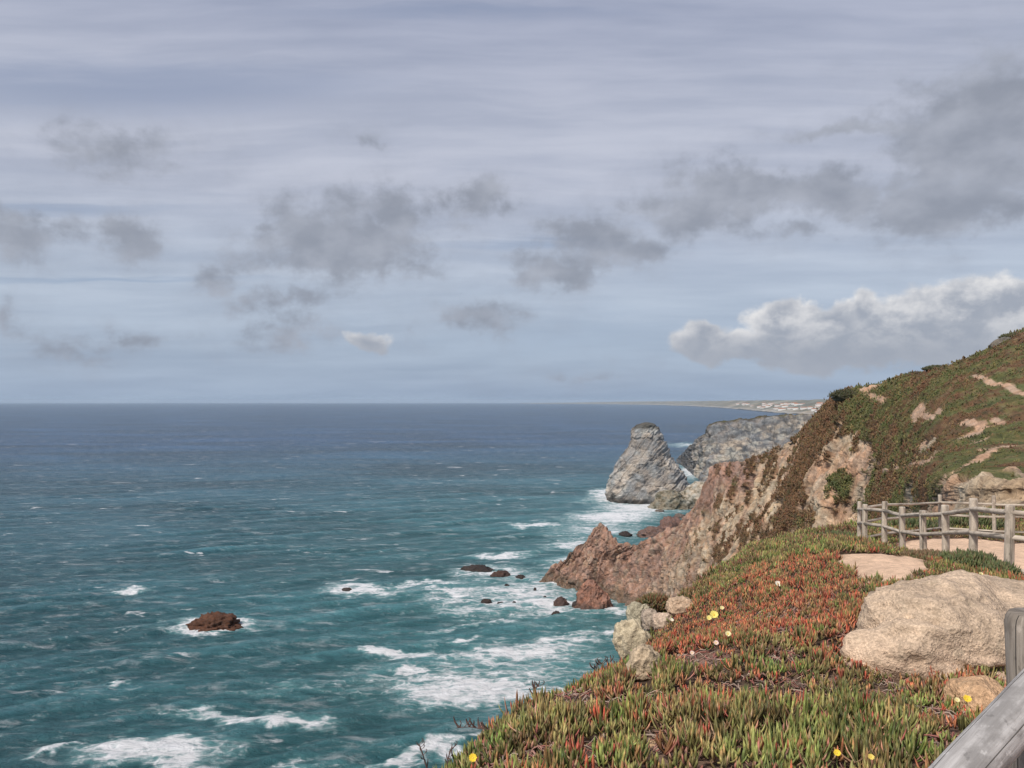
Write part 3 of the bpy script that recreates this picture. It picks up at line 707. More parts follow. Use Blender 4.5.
def stack_disp_old(v):
    a_, b_, r_ = stack_cells(v); return (r_ - .5) * 5 * stack_bed(v) + 5.0 * ridged(v / np.array([24, 24, 34.0]), 6, .55, 225) - 6.5
def stack_col(v):
    cf = fbm(v / np.array([10, 10, 6.0]), 4, .65, 231); cn = fbm(v / 30, 3, .5, 233); bd = stack_bed(v)
    c = np.array([.27, .26, .248])[None] + np.array([.15, .13, .10]) * smooth(-.1, .6, cn + .3 * cf)[:, None]
    a_, b_, r_ = stack_cells(v); c = c * (.92 + .16 * r_)[:, None]; c = c + (np.array([.07, .072, .075]) - c) * (smooth(.06, 0, b_ - a_) * .4)[:, None]
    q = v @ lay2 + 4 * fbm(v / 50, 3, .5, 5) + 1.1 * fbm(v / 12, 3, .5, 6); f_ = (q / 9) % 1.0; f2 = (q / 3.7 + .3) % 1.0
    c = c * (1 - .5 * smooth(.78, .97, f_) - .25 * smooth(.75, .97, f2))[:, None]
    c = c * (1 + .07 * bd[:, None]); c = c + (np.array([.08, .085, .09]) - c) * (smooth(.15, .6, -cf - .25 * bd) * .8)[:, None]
    c = c + (np.array([.055, .05, .045]) - c) * (smooth(11, 2, v[:, 2] + 5 * cf) * .85)[:, None]
    return c + (np.array([.06, .055, .045]) - c) * (smooth(84, 89, v[:, 2] + 4 * cf) * .85)[:, None]
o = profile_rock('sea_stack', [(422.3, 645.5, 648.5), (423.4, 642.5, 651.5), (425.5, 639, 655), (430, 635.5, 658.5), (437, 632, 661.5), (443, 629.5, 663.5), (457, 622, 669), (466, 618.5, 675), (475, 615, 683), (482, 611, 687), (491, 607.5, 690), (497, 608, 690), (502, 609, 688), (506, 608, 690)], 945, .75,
                 rock_mat('stack_rock', 0.13, 2.2, .25, (.7, .7, 1.6)), stack_col, stack_disp)
tag(o, 'tall grey layered sea stack with dark top standing in the surf', 'sea stack')
def cream_col(v):
    cf = fbm(v / 6, 4, .65, 241); c = np.array([.36, .325, .27])[None] * (1 + .3 * cf[:, None])
    c = c + (np.array([.12, .105, .06]) - c) * (smooth(.1, .5, -cf + .1) * .6)[:, None]
    return c + (np.array([.07, .06, .04]) - c) * (smooth(14, 3, v[:, 2] + 8 * cf) * .8)[:, None]
def cream_disp(v): return 2.6 * ridged(v / 16, 5, .6, 245) - 1.2
SRM = rock_mat('shore_rock', 0.25, 1.2, .28)
o = profile_rock('shore_rock', [(482, 699, 712), (486, 692, 716), (492, 685, 720), (500, 678, 722), (508, 676, 724), (511, 675, 724)], 888, .8, SRM, cream_col, cream_disp, 150, 90)
tag(o, 'cream shore rock with dark wet foot right of the grey stack', 'rock', 'rocks at the foot of the grey stack')
o = profile_rock('shore_rock', [(490, 666, 671), (493, 660, 676), (498, 656, 682), (504, 652, 686), (509, 650, 688), (512, 650, 688)], 878, .7, SRM, lambda v: cream_col(v + 60) * np.array([.62, .62, .58]), cream_disp, 150, 80)
tag(o, 'low greenish brown shore rock in front of the grey stack', 'rock', 'rocks at the foot of the grey stack')

# ------------------------------------------------------------------ rocks standing in the sea
def ico(n):
    import bmesh
    bm = bmesh.new(); bmesh.ops.create_icosphere(bm, subdivisions=n, radius=1.0)
    v = np.array([q.co[:] for q in bm.verts]); f = np.array([[q.index for q in fc.verts] for fc in bm.faces]); bm.free()
    return v, f
ICO = {k: ico(k) for k in (3, 4, 5, 6)}
def blob_rock(name, c, r, seed, mat, col, sub=5, amp=.45, frq=1.3, power=1.0, lobes=(), parent=None, tilt=0.0, colvar=.25, nfac=16):
    v, f = ICO[sub]; d = v.copy()
    rad = np.ones(len(v))
    for (lx, ly, lz, lr, la_) in lobes:
        q = np.array([lx, ly, lz], float); q /= np.linalg.norm(q); rad += la_ * np.exp(-((1 - d @ q) / lr))
    rad = facet(d, rad, nfac, seed * 13 + 5, .72, 1.05) if nfac else rad
    rad += amp * (0.5 * ridged(d * frq + seed * 3.7, 5, .55, seed) - 0.25) + amp * .35 * fbm(d * frq * .6 + seed, 2, .5, seed + 9)
    v = d * rad[:, None]
    v = np.sign(v) * np.abs(v) ** power * np.array(r)
    if tilt:
        ca, sa = math.cos(tilt), math.sin(tilt); v = np.stack([v[:, 0] * ca - v[:, 2] * sa, v[:, 1], v[:, 0] * sa + v[:, 2] * ca], 1)
    wv = v + np.array(c)
    cf = fbm(d * 3 + seed, 4, .65, seed + 31)
    cc = np.array(col)[None] * (1 + colvar * cf[:, None])
    return mesh(name, v, f, mat, col=np.clip(cc, .012, .75), parent=parent), wv
SEAR = rock_mat('sea_rock', 0.7, 0.5, .35)
def sea_rock(px, py, wpx, hpx_, seed, col, label, group='rocks standing in the surf', deep=1.0, amp=.55, lobes=(), sub=4):
    D = F * EYE / (py + hpx_ * .15 - HY); k = D / F
    r = (wpx / 2 * k, wpx / 2 * k * .75 * deep, hpx_ * k * .95)
    c = ((px - CX) * k, D, 0.0)
    o, _ = blob_rock('sea_rock', c, r, seed, SEAR, col, max(sub, 4), amp * .75, 1.9, 1.0, lobes); o.location = c
    tag(o, label, 'rock', group); return o
RED, DARKR, PINK = (.135, .068, .045), (.045, .036, .033), (.20, .11, .085)
sea_rock(216, 625, 44, 11, 3, (.105, .052, .034), 'reddish brown rock alone in open water ringed by foam', amp=.85, lobes=((.45, -.2, 1, .07, .95), (-.75, 0, .5, .06, .5), (.95, 0, .3, .05, .4), (-.2, 0, 1, .05, .3)), sub=5)
sea_rock(478, 569, 30, 4.5, 5, DARKR, 'long low black rock at the seaward end of the surf rocks', lobes=((-.7, 0, .6, .1, .4),))
sea_rock(500, 576, 19, 6, 6, (.07, .045, .038), 'brown humped rock just shoreward of the long low black rock')
sea_rock(520.5, 578, 10, 3.5, 7, DARKR, 'small black rock between the brown humped rock and the pink cliff tip')
sea_rock(507, 586, 5, 2.6, 8, DARKR, 'tiny black rock below the brown humped rock')
sea_rock(486, 602.5, 11, 3.6, 9, DARKR, 'flat black rock at the left end of the lower surf row')
sea_rock(501, 603.5, 7, 2, 10, DARKR, 'thin black rock second from the left in the lower surf row')
sea_rock(514, 603.5, 4, 2.6, 11, DARKR, 'pointed tiny black rock third from the left in the lower surf row')
sea_rock(545, 598, 3.2, 2.6, 12, DARKR, 'upper of two specks of black rock in the white foam')
sea_rock(546, 602.5, 3, 2, 13, DARKR, 'lower of two specks of black rock in the white foam')
sea_rock(561, 604, 14, 7, 14, (.09, .058, .05), 'rounded brown rock left of the pink cone shaped rock')
sea_rock(576, 606, 7, 6, 15, DARKR, 'black rock touching the foot of the pink cone shaped rock')
sea_rock(556, 614.5, 9, 3.6, 16, DARKR, 'black rock in green water below the rounded brown rock')
sea_rock(564, 615, 3, 1.8, 17, DARKR, 'speck of black rock beside the lowest black surf rock')
sea_rock(535, 590, 3, 2.6, 18, DARKR, 'speck of black rock off the tip of the pink promontory')
sea_rock(347, 590.5, 11, 3, 19, (.06, .05, .045), 'low dark rock alone inside a breaking wave')
sea_rock(625, 535, 13, 4, 20, DARKR, 'small dark rock in the foam behind the pink promontory')
sea_rock(653, 535, 30, 9, 21, (.15, .10, .085), 'long brown rock behind the dip of the pink promontory', amp=.6, sub=5)
sea_rock(672, 532, 30, 17, 22, (.16, .10, .085), 'tall brown rock against the far side of the pink promontory', amp=.6, sub=5)
sea_rock(660, 511.5, 9, 2.5, 23, (.12, .1, .085), 'low brown rock in the foam below the greenish shore rock')
sea_rock(680, 517, 10, 4, 24, (.13, .1, .085), 'small brown rock below the cream shore rock')
PKM = rock_mat('pink_rock', 0.5, 0.7, .3, (1, 1, .5))
def pink_col(v):
    cf = fbm(v / 4, 4, .65, 251); c = np.array([.27, .145, .105])[None] * (1 + .3 * cf[:, None])
    return c + (np.array([.07, .05, .042]) - c) * (smooth(5, 1, v[:, 2] + 2 * cf) * .8)[:, None]
o = profile_rock('sea_rock', [(580, 589, 592), (585, 585.5, 596), (592, 582, 602), (599, 579, 607), (606, 576, 609), (610, 575, 610)], 456, .8, PKM, pink_col, lambda v: 1.6 * ridged(v * np.array([1, 1, .4]) / 7, 5, .6, 255) - .7, 160, 110)
tag(o, 'pink cone shaped rock at the foot of the pink promontory', 'rock', 'rocks standing in the surf')

# ------------------------------------------------------------------ far coast with its town
LT = [(1400, 425, 398), (1100, 424, 398), (900, 421, 399), (830, 417, 399.5), (800, 414.5, 400), (770, 412.5, 400.2), (745, 410, 400.6), (715, 407.6, 400.9), (690, 406.2, 401.1), (660, 405.2, 401.3), (630, 404.6, 401.5), (600, 404.2, 402.0), (560, 403.9, 402.8), (520, 403.6, 403.3)]
ctl = []
for (px, pw, pt) in LT:
    D = F * EYE / (pw - HY)
    f0 = P(px, pw, D); f0[2] = -2; f1 = P(px, pw, D * 1.004); f1[2] = 14
    Dt = D * 1.35; f2 = P(px, pt + (pw - pt) * .55, D * 1.12); f2[2] = min(f2[2], 90); tp = P(px, pt, Dt); tp[2] = min(tp[2], 190)
    b1 = tp.copy(); b1[1] *= 1.3; b1[0] *= 1.3; b1[2] *= .6; ctl.append([f0, f1, f2, tp, b1])
g = catmull(catmull(np.array(ctl), 500, .6).swapaxes(0, 1), 90, .5).swapaxes(0, 1)
lv = g.reshape(-1, 3); tl = np.tile(np.linspace(0, 4, 90), 500)
lv[:, 2] += np.clip(tl, 0, 1) * (tl < 3.2) * 9 * fbm(lv / np.array([500, 500, 1e6]), 4, .6, 261)
lv[:, 2] = np.minimum(lv[:, 2], 200)
ln = fbm(lv / np.array([350, 700, 1e6]), 4, .65, 263)
lc = np.array([.16, .16, .13]) + (np.array([.27, .25, .21]) - np.array([.16, .16, .13])) * smooth(-.2, .5, ln)[:, None]
beach = smooth(1.5, 1.05, tl + .2 * ln); lc = lc + (np.array([.33, .32, .30]) - lc) * (beach * .7)[:, None]  # land and beach contrast lowered in the colour, painting in coastal haze
CM = rock_mat('coast_land', 0.004, 6.0, .3)
tag(mesh('coast_land', lv, grid_faces(500, 90), CM, col=np.clip(lc, .02, .7)), kind='structure')
WM, t, b = new_mat('white_render'); b.inputs['Base Color'].default_value = (.78, .77, .74, 1)
RM, t, b = new_mat('roof_tile'); b.inputs['Base Color'].default_value = (.38, .17, .10, 1)
lpx, lpy = proj(lv)
bv = np.array([[x, y, z] for x in (-1, 1) for y in (-1, 1) for z in (-.4, 1)], float)
hw_, bh = 1, 1
def house(c, sx, sy, sz, label):
    e = empty('coast_building', c, label, 'building', 'white buildings of the far coastal town')
    v = bv * np.array([sx, sy, sz]); mesh('wall', v, hf, WM, e, smooth_sh=False)
    r = np.array([(-1.05, -1.08, 1.0), (1.05, -1.08, 1.0), (1.05, 1.08, 1.0), (-1.05, 1.08, 1.0), (-1.05, 0, 1.35), (1.05, 0, 1.35)]) * np.array([sx, sy, sz]) + np.array([0, 0, .05])
    mesh('roof', r, [np.array([[0, 1, 5, 4], [2, 3, 4, 5], [3, 2, 1, 0]]), np.array([[0, 4, 3], [1, 2, 5]])], RM, e, smooth_sh=False)
for i in range(46):
    px = 735 + 88 * rng.random() ** .8; py = 403.5 + 8.0 * rng.random() * smooth(720, 800, px) + .3
    k = np.argmin((lpx - px) ** 2 + ((lpy - py) * 4) ** 2 + 1e5 * (tl > 3))
    s = 9 + 16 * rng.random()
    house(tuple(lv[k]), s * (1.0 + rng.random()), s, 9 + 9 * rng.random(), 'tiny white building of the hazy town on the far coast')

# ------------------------------------------------------------------ boulders on the cliff top
def boulder(name, c, r, seed, mat, col, label, group=None, **kw):
    o, _ = blob_rock(name, c, r, seed, mat, col, **kw); o.location = c
    return tag(o, label, 'boulder', group)
def granite(name, scale, bd):
    m, t, b = new_mat(name); c = t.attr('col').outputs['Color']; p = t.pos()
    n1 = t.noise(p, 2.2 * scale, 6, .6); n2 = t.noise(p, 12 * scale, 6, .62); n3 = t.noise(p, 60 * scale, 3, .6)
    lich = t.noise(t.vm('ADD', p, (5, 9, 2)), 5 * scale, 8, .75)
    k = t.m('MULTIPLY', t.ramp(n1, .3, .7, .84, 1.14), t.m('MULTIPLY', t.ramp(n2, .3, .7, .84, 1.15), t.ramp(n3, .35, .65, .86, 1.14)))
    cc = t.vm('SCALE', c, scale=k)
    cc = t.mix(t.m('MULTIPLY', t.ramp(lich, .54, .66), .25), cc, (.42, .37, .27))
    cc = t.mix(t.m('MULTIPLY', t.ramp(n2, .60, .72), .4), cc, (.18, .13, .095))
    mu = t.add('ShaderNodeTexVoronoi', feature='F1'); t.put(mu.inputs['Vector'], p); mu.inputs['Scale'].default_value = 62 * scale
    gr_ = t.add('ShaderNodeSeparateColor'); t.put(gr_.inputs[0], mu.outputs['Color'])
    cc = t.vm('SCALE', cc, scale=t.ramp(gr_.outputs[0], 0.0, 1.0, .86, 1.14))
    h = t.m('ADD', t.m('MULTIPLY', n2, 1.0), t.m('ADD', t.m('MULTIPLY', n3, .16), t.m('MULTIPLY', mu.outputs['Distance'], .10)))
    t.put(b.inputs['Base Color'], cc); t.put(b.inputs['Normal'], t.bump(h, bd)); b.inputs['Roughness'].default_value = .92; b.inputs['Specular IOR Level'].default_value = .15
    return m
GR = granite('granite', 1.0, .05)
BIG = P(958, 645, 5.75)
v, f = ICO[6]
def big_boulder():
    parts = [  # (px, py, D, rx, ry, rz) ellipsoids fused into one rounded mass
        (945, 655, 5.9, .52, .55, .56), (1020, 652, 6.1, .70, .60, .46), (922, 640, 5.8, .36, .42, .38), (880, 660, 5.4, .22, .30, .22), (950, 610, 6.25, .42, .45, .28), (995, 662, 5.45, .52, .30, .22), (915, 662, 5.45, .34, .32, .26), (990, 620, 6.4, .6, .5, .30)]
    c0 = P(965, 655, 5.85); d = v
    rr = np.zeros(len(v)); acc = np.zeros(len(v))
    for (px, py, D, rx, ry, rz) in parts:
        c = P(px, py, D) - c0; R = np.array([rx, ry, rz])
        o_ = -c / R; dd = d / R; A = (dd ** 2).sum(1); B = (dd * o_).sum(1); C = (o_ ** 2).sum() - 1
        disc = B * B - A * C; tt = np.where(disc > 0, (-B + np.sqrt(np.maximum(disc, 0))) / A, 0); tt = np.maximum(tt, 0)
        acc += tt ** 9
    rr = np.maximum(acc, 1e-9) ** (1 / 9.0); rr = np.maximum(rr, .25)
    lo = 1.0
    g_ = np.random.default_rng(77); acc2 = rr ** -38.0
    for nvec, off in (((-.55, -.55, .62), .78), ((.25, -.35, .9), .50), ((-.8, .1, .5), .92), ((.1, -.95, .25), .50), ((.75, -.5, .4), .78), ((-.3, -.9, -.1), .66), ((-.2, .3, .93), .56), ((.5, -.75, .42), .60), ((-.75, -.65, .1), .98)):
        nvec = np.array(nvec); nvec = nvec / np.linalg.norm(nvec); c_ = d @ nvec; acc2 = acc2 + np.where(c_ > .05, (np.maximum(c_, .05) / off) ** 38.0, 0)
    rr = acc2 ** (-1 / 38.0)
    p = d * rr[:, None]
    p = p * (1 + .04 * fbm(p * 2.2, 4, .55, 301) + .055 * (ridged(p * np.array([1.7, 1.7, 5.5]) + 3, 5, .6, 303) - 1) + .02 * ridged(p * 6, 3, .5, 304) + .012 * fbm(p * 14, 3, .6, 305))[:, None]
    # bedding ledges and the crack under the overhang
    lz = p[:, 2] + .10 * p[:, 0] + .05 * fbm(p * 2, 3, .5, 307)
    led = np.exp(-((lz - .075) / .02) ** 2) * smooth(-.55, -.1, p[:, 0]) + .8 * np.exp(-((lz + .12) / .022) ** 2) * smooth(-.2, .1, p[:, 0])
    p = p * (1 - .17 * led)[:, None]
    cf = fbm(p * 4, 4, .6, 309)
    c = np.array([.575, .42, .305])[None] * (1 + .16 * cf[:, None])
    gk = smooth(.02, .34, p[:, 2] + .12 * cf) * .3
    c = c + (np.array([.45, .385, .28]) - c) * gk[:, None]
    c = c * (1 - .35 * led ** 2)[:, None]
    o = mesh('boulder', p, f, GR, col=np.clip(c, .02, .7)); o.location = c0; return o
tag(big_boulder(), 'large tan granite boulder beside the sandy patch of path', 'boulder')
boulder('boulder', tuple(P(980, 705, 4.75)), (.21, .2, .17), 41, GR, (.52, .335, .20), 'low orange tan boulder against the foot of the large granite boulder', sub=5, amp=.16, frq=1.2)
EG = 'boulders at the cliff edge'
GR2 = granite('edge_rock', .8, .05)
EXCL = []
for (px, py, D, w_, h_, sd_, cl, lb) in [
    (632, 644, 11.0, 33, 42, 51, (.45, .38, .265), 'largest pale lichen yellow boulder leaning out over the sea'),
    (638, 616, 12.6, 22, 23, 52, (.40, .355, .255), 'greenish cream boulder on top of the pale leaning one'),
    (644, 664, None, 28, 34, 53, (.44, .345, .24), 'tan slanting boulder below the pale leaning one'),
    (681, 606, None, 27, 19, 54, (.50, .36, .25), 'smooth orange tan boulder right of the reddish bush'),
    (662, 622, None, 19, 17, 55, (.47, .36, .28), 'small pinkish boulder among the edge boulders'),
    (650, 620, 12.3, 16, 20, 56, (.36, .29, .23), 'darker grey brown boulder between the cream and the pinkish one'),
    (650, 747, 4.05, 24, 11, 57, (.46, .31, .19), 'small tan stone half sunk in the ice plant')]:
    if D is None: D = hit(px, py + h_ * .42)[1] - .1
    k = D / F; c = P(px, py, D); EXCL.append((c[0], c[1], w_ * .55 * k))
    boulder('boulder', tuple(c), (w_ / 2 * k, w_ / 2 * k * .9, h_ / 2 * k), sd_, GR2, cl, lb, EG if D > 5 else None, sub=5, amp=.42, frq=1.3, power=.86, tilt=(-.35 if sd_ == 53 else 0.1))

# ------------------------------------------------------------------ ice plant: succulent fingers on the cliff top
def build_leaves(base, phi, theta, L, W, bend):
    n = len(base); ts = np.array([0, .3, .68, 1.0]); prof = np.array([.75, 1.0, .8])
    pos = [base]; p_ = base.copy()
    for a_, b_ in zip(ts[:-1], ts[1:]):
        tm = (a_ + b_) / 2; th = theta * (1 - bend * tm)
        dv = np.stack([np.sin(th) * np.cos(phi), np.sin(th) * np.sin(phi), np.cos(th)], 1) * (L * (b_ - a_))[:, None]
        p_ = p_ + dv; pos.append(p_)
    side = np.stack([-np.sin(phi), np.cos(phi), np.zeros(n)], 1)
    fw = np.stack([np.cos(theta) * np.cos(phi), np.cos(theta) * np.sin(phi), -np.sin(theta)], 1)
    V = np.empty((n, 10, 3))
    for r in range(3):
        ww = (W * prof[r])[:, None]
        V[:, r * 3 + 0] = pos[r] + side * ww * .55; V[:, r * 3 + 1] = pos[r] - side * ww * .55; V[:, r * 3 + 2] = pos[r] + fw * ww * .8
    V[:, 9] = pos[3]
    q = []
    for r in range(2):
        for k in range(3):
            k2 = (k + 1) % 3; q.append([r * 3 + k, r * 3 + k2, r * 3 + 3 + k2, r * 3 + 3 + k])
    tr = [[6, 7, 9], [7, 8, 9], [8, 6, 9]]
    off = (np.arange(n) * 10)[:, None, None]
    return V.reshape(-1, 3), (np.array(q)[None] + off).reshape(-1, 4), (np.array(tr)[None] + off).reshape(-1, 3)

def scatter(x0, x1, y0, y1, dens):
    n = int((x1 - x0) * (y1 - y0) * dens); return x0 + (x1 - x0) * rng.random(n), y0 + (y1 - y0) * rng.random(n)
sx, sy = [], []
for (x0, x1, y0, y1, dn_) in [(-1.2, 6.0, 2.3, 5.0, 300), (-.8, 8.0, 5.0, 8.0, 260), (0, 9, 8, 12, 290), (1, 10, 12, 18, 160), (3, 20, 18, 26, 60), (6, 30, 26, 40, 26)]:
    a_, b_ = scatter(x0, x1, y0, y1, dn_); sx.append(a_); sy.append(b_)
sx, sy = np.concatenate(sx), np.concatenate(sy)
ed = edge_d(sx, sy); sd_ = sand_mask(sx, sy)
q2 = np.stack([sx, sy, np.zeros_like(sx)], 1)
patch = fbm(q2 * 1.1, 4, .6, 401)
spx = CX + sx / sy * F
keep = (ed < np.where(sy < 6, .35, 1.0)) & (sd_ < -0.02) & (spx > 380) & (spx < 1560)
# bare dry litter between the mats
keep &= rng.random(len(sx)) < np.where(sy < 7.5, smooth(-.45, 0, patch) * .92 + .08, .95)
bx = (sx - BIG[0]) / .95; by = (sy - BIG[1] - .15) / .62; keep &= (bx ** 2 + by ** 2) > .62
for (ex, ey, er) in EXCL: keep &= (np.hypot(sx - ex, (sy - ey) * .8) > er) & ~((np.abs(sx - ex * sy / ey) < er * .7) & (sy < ey) & (sy > ey - .5))
sx, sy, ed, patch = sx[keep], sy[keep], ed[keep], patch[keep]
sz = ground_z(sx, sy) + .05 * np.maximum(0, patch + .1) * (np.hypot(sx - 2.75, sy - 5.05) > .8)
q3 = np.stack([sx, sy, np.zeros_like(sx)], 1)
ppx, ppy = proj(np.stack([sx, sy, sz], 1))
# colour zones
zr = fbm(q3 * .55 + 4, 4, .6, 411); zf = fbm(q3 * 2.4, 3, .6, 413)
redz = smooth(1.0, .45, np.sqrt(((sx - 2.6) / 2.3) ** 2 + ((sy - 8.5) / 4.3) ** 2) + .50 * zr + .34 * zf)
redn = smooth(.24, .42, zf + .3 * zr) * .75
redk = np.clip(np.maximum(redz, redn * smooth(16, 8, sy)), 0, 1)
brownz = smooth(11, 15, sy) * smooth(-.3, .4, zr) * .7
NL = np.where(sy < 8, rng.integers(5, 9, len(sx)), np.where(sy < 14, 5, 4))
ii = np.repeat(np.arange(len(sx)), NL); n = len(ii)
lod = np.clip(sy / 9, 1, 3.4)[ii]
first = np.r_[0, np.cumsum(NL)[:-1]]; kidx = np.arange(n) - np.repeat(first, NL); fr = kidx / np.maximum(NL[ii] - 1, 1)
ph = rng.random(len(sx))[ii] * 6.283 + kidx * (math.pi + .35 * (kidx // 2)) + rng.normal(0, .25, n)
lean_x = fbm(q3 * 1.6 + 7, 2, .5, 421)
th = np.clip((1.4 - 1.0 * fr) * (.5 + .65 * rng.random(n)) + rng.normal(0, .24, n), .04, 1.5)
hgt_p = (.70 + .85 * smooth(-.4, .6, patch + .35 * zf)) * np.where(np.hypot(sx - 2.75, (sy - 5.05) * 1.2) < .75, .7, 1)
hs = ((.050 + .035 * rng.random(len(sx))) * hgt_p)[ii]
shortk = 1 - .30 * redz[ii]
L = hs * (.8 + .4 * rng.random(n)) * shortk * (1 + .25 * (lod - 1)) * np.where(sy[ii] < 7, 1.12, 1.0)
W = (.0098 + .0060 * rng.random(n)) * lod ** .85 * np.where(sy[ii] < 7, 1.12, 1)
base = np.stack([sx, sy, sz], 1)[ii] + np.stack([rng.normal(0, .012, n), rng.normal(0, .012, n), .012 + .022 * rng.random(n) + .02 * fr], 1) * np.stack([lod, lod, lod ** .5], 1)
lvx, lq, lt = build_leaves(base, ph, th, L, W, .62)
def pick(opts, nn): return np.array(opts)[rng.integers(0, len(opts), nn)]
gr = pick([(.13, .17, .05), (.15, .18, .06), (.11, .15, .065), (.20, .20, .075), (.25, .23, .10), (.15, .15, .06), (.18, .14, .065)], len(sx))
rd = pick([(.36, .10, .06), (.40, .16, .085), (.28, .09, .06), (.38, .21, .11), (.25, .13, .07), (.20, .15, .065), (.16, .13, .06)], len(sx))
br = pick([(.13, .075, .045), (.17, .10, .055), (.10, .075, .035)], len(sx))
kr = (rng.random(len(sx)) < redk * .78)
kb = (rng.random(len(sx)) < np.maximum(brownz, .22 * smooth(-.1, .5, -patch + .3 * zr))) & ~kr
gsh = smooth(-.3, .35, fbm(q3 * 1.5 + 21, 3, .6, 431))[:, None]
gr = gr * (.55 + .0 * gsh) + .45 * (np.array([.20, .155, .075]) * (1 - gsh) + np.array([.13, .20, .05]) * gsh)
gr = gr * (.62 + .75 * smooth(-.4, .4, fbm(q3 * 3.1 + 2, 2, .6, 433)))[:, None]
cs = np.where(kr[:, None], rd, np.where(kb[:, None], br, gr))
cl = cs[ii] * (1 + .28 * rng.normal(0, 1, n).clip(-1.6, 1.6))[:, None]
oldleaf = (fr < .35) & (rng.random(n) < .5)
cl = np.where(oldleaf[:, None], pick([(.28, .12, .10), (.26, .16, .11), (.38, .27, .18), (.18, .11, .08), (.34, .19, .15)], n), cl)
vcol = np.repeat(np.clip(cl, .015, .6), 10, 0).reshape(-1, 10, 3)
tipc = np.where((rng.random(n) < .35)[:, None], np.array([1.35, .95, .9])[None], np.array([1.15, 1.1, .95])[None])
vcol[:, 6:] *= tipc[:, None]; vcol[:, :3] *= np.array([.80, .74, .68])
LM, t, b = new_mat('succulent_leaf')
c = t.attr('col').outputs['Color']; nn = t.noise(t.pos(), 45, 3, .6)
t.put(b.inputs['Base Color'], t.vm('SCALE', c, scale=t.ramp(nn, .3, .7, .8, 1.2)))
b.inputs['Roughness'].default_value = .48; b.inputs['Specular IOR Level'].default_value = .3
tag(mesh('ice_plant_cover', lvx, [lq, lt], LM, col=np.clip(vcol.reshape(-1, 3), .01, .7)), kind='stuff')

# rounded bush above the edge boulders
bc = P(655, 607, 12.9); nb_ = 520
bd_ = rng.normal(size=(nb_, 3)); bd_[:, 2] = np.abs(bd_[:, 2]) * .9; bd_ /= np.linalg.norm(bd_, axis=1)[:, None]
bb = bd_ * np.array([.27, .25, .15]) * (.75 + .3 * rng.random(nb_))[:, None]
v1, q1, t1 = build_leaves(bb, np.arctan2(bd_[:, 1], bd_[:, 0]), np.arccos(bd_[:, 2]) * .9, .07 + .05 * rng.random(nb_), .016 + .008 * rng.random(nb_), .4)
bcol = pick([(.20, .10, .05), (.16, .085, .045), (.14, .12, .05), (.10, .11, .045)], nb_)
bush_e = empty('bush', tuple(bc), 'rounded reddish brown bush above the cliff edge boulders', 'bush')
mesh('foliage', v1, [q1, t1], LM, bush_e, col=np.repeat(bcol, 10, 0))
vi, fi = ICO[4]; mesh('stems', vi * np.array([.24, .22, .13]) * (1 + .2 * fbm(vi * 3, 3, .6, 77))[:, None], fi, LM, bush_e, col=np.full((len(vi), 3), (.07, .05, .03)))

def leafy_bush(px, py, wpx, hpx_, D, pal, label, n_=700, ls=1.0):
    m_ = D / F; c = P(px, py + hpx_ * .5, D); c[2] = min(c[2], float(ground_z(c[0], c[1], False)[0]) + .12)
    bd_ = rng.normal(size=(n_, 3)); bd_[:, 2] = np.abs(bd_[:, 2]); bd_ /= np.linalg.norm(bd_, axis=1)[:, None]
    R_ = np.array([wpx / 2 * m_, wpx / 3.2 * m_, hpx_ * m_]); lump = 1 + .28 * fbm(bd_ * 2.4 + px, 3, .6, 57)
    bb = bd_ * R_ * (lump * (.7 + .32 * rng.random(n_)))[:, None]
    v1, q1, t1 = build_leaves(bb, np.arctan2(bd_[:, 1], bd_[:, 0]) + rng.normal(0, .5, n_), np.arccos(bd_[:, 2]) * .8 * (.5 + .7 * rng.random(n_)), (.07 + .06 * rng.random(n_)) * ls, (.016 + .012 * rng.random(n_)) * ls, .4)
    e_ = empty('bush', tuple(c), label, 'bush', 'low bushes around the lookout fence')
    mesh('foliage', v1, [q1, t1], LM, e_, col=np.repeat(pick(pal, n_) * (.7 + .6 * rng.random(n_))[:, None], 10, 0))
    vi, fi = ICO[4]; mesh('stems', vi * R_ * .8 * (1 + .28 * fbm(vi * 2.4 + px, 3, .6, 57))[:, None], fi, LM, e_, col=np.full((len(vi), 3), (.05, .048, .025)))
GRN = [(.085, .105, .04), (.065, .085, .035), (.11, .125, .05), (.12, .10, .05)]; BRN = [(.16, .10, .055), (.12, .085, .045), (.10, .10, .045), (.19, .12, .07)]
leafy_bush(968, 562, 56, 9, 10.3, GRN, 'green bush behind the large granite boulder in front of the fence', 1500)
leafy_bush(926, 559, 44, 6, 11.2, BRN, 'brownish bush between the sandy patch and the fence', 1100)
leafy_bush(1000, 573, 30, 9, 9.5, GRN, 'small green bush at the foot of the nearest thick fence post', 800)
leafy_bush(836, 541, 50, 9, 17.5, GRN, 'green bush left of the far end of the fence', 1100, 1.4)
leafy_bush(800, 548, 44, 7, 15.5, BRN, 'brown low bush on the cliff edge left of the fence', 900, 1.3)
leafy_bush(912, 528, 60, 9, 23.0, GRN, 'dark green bush seen through the far part of the fence', 1000, 1.8)
leafy_bush(972, 524, 66, 11, 24.0, GRN, 'dark green bush behind the fence to the right', 1100, 1.8)

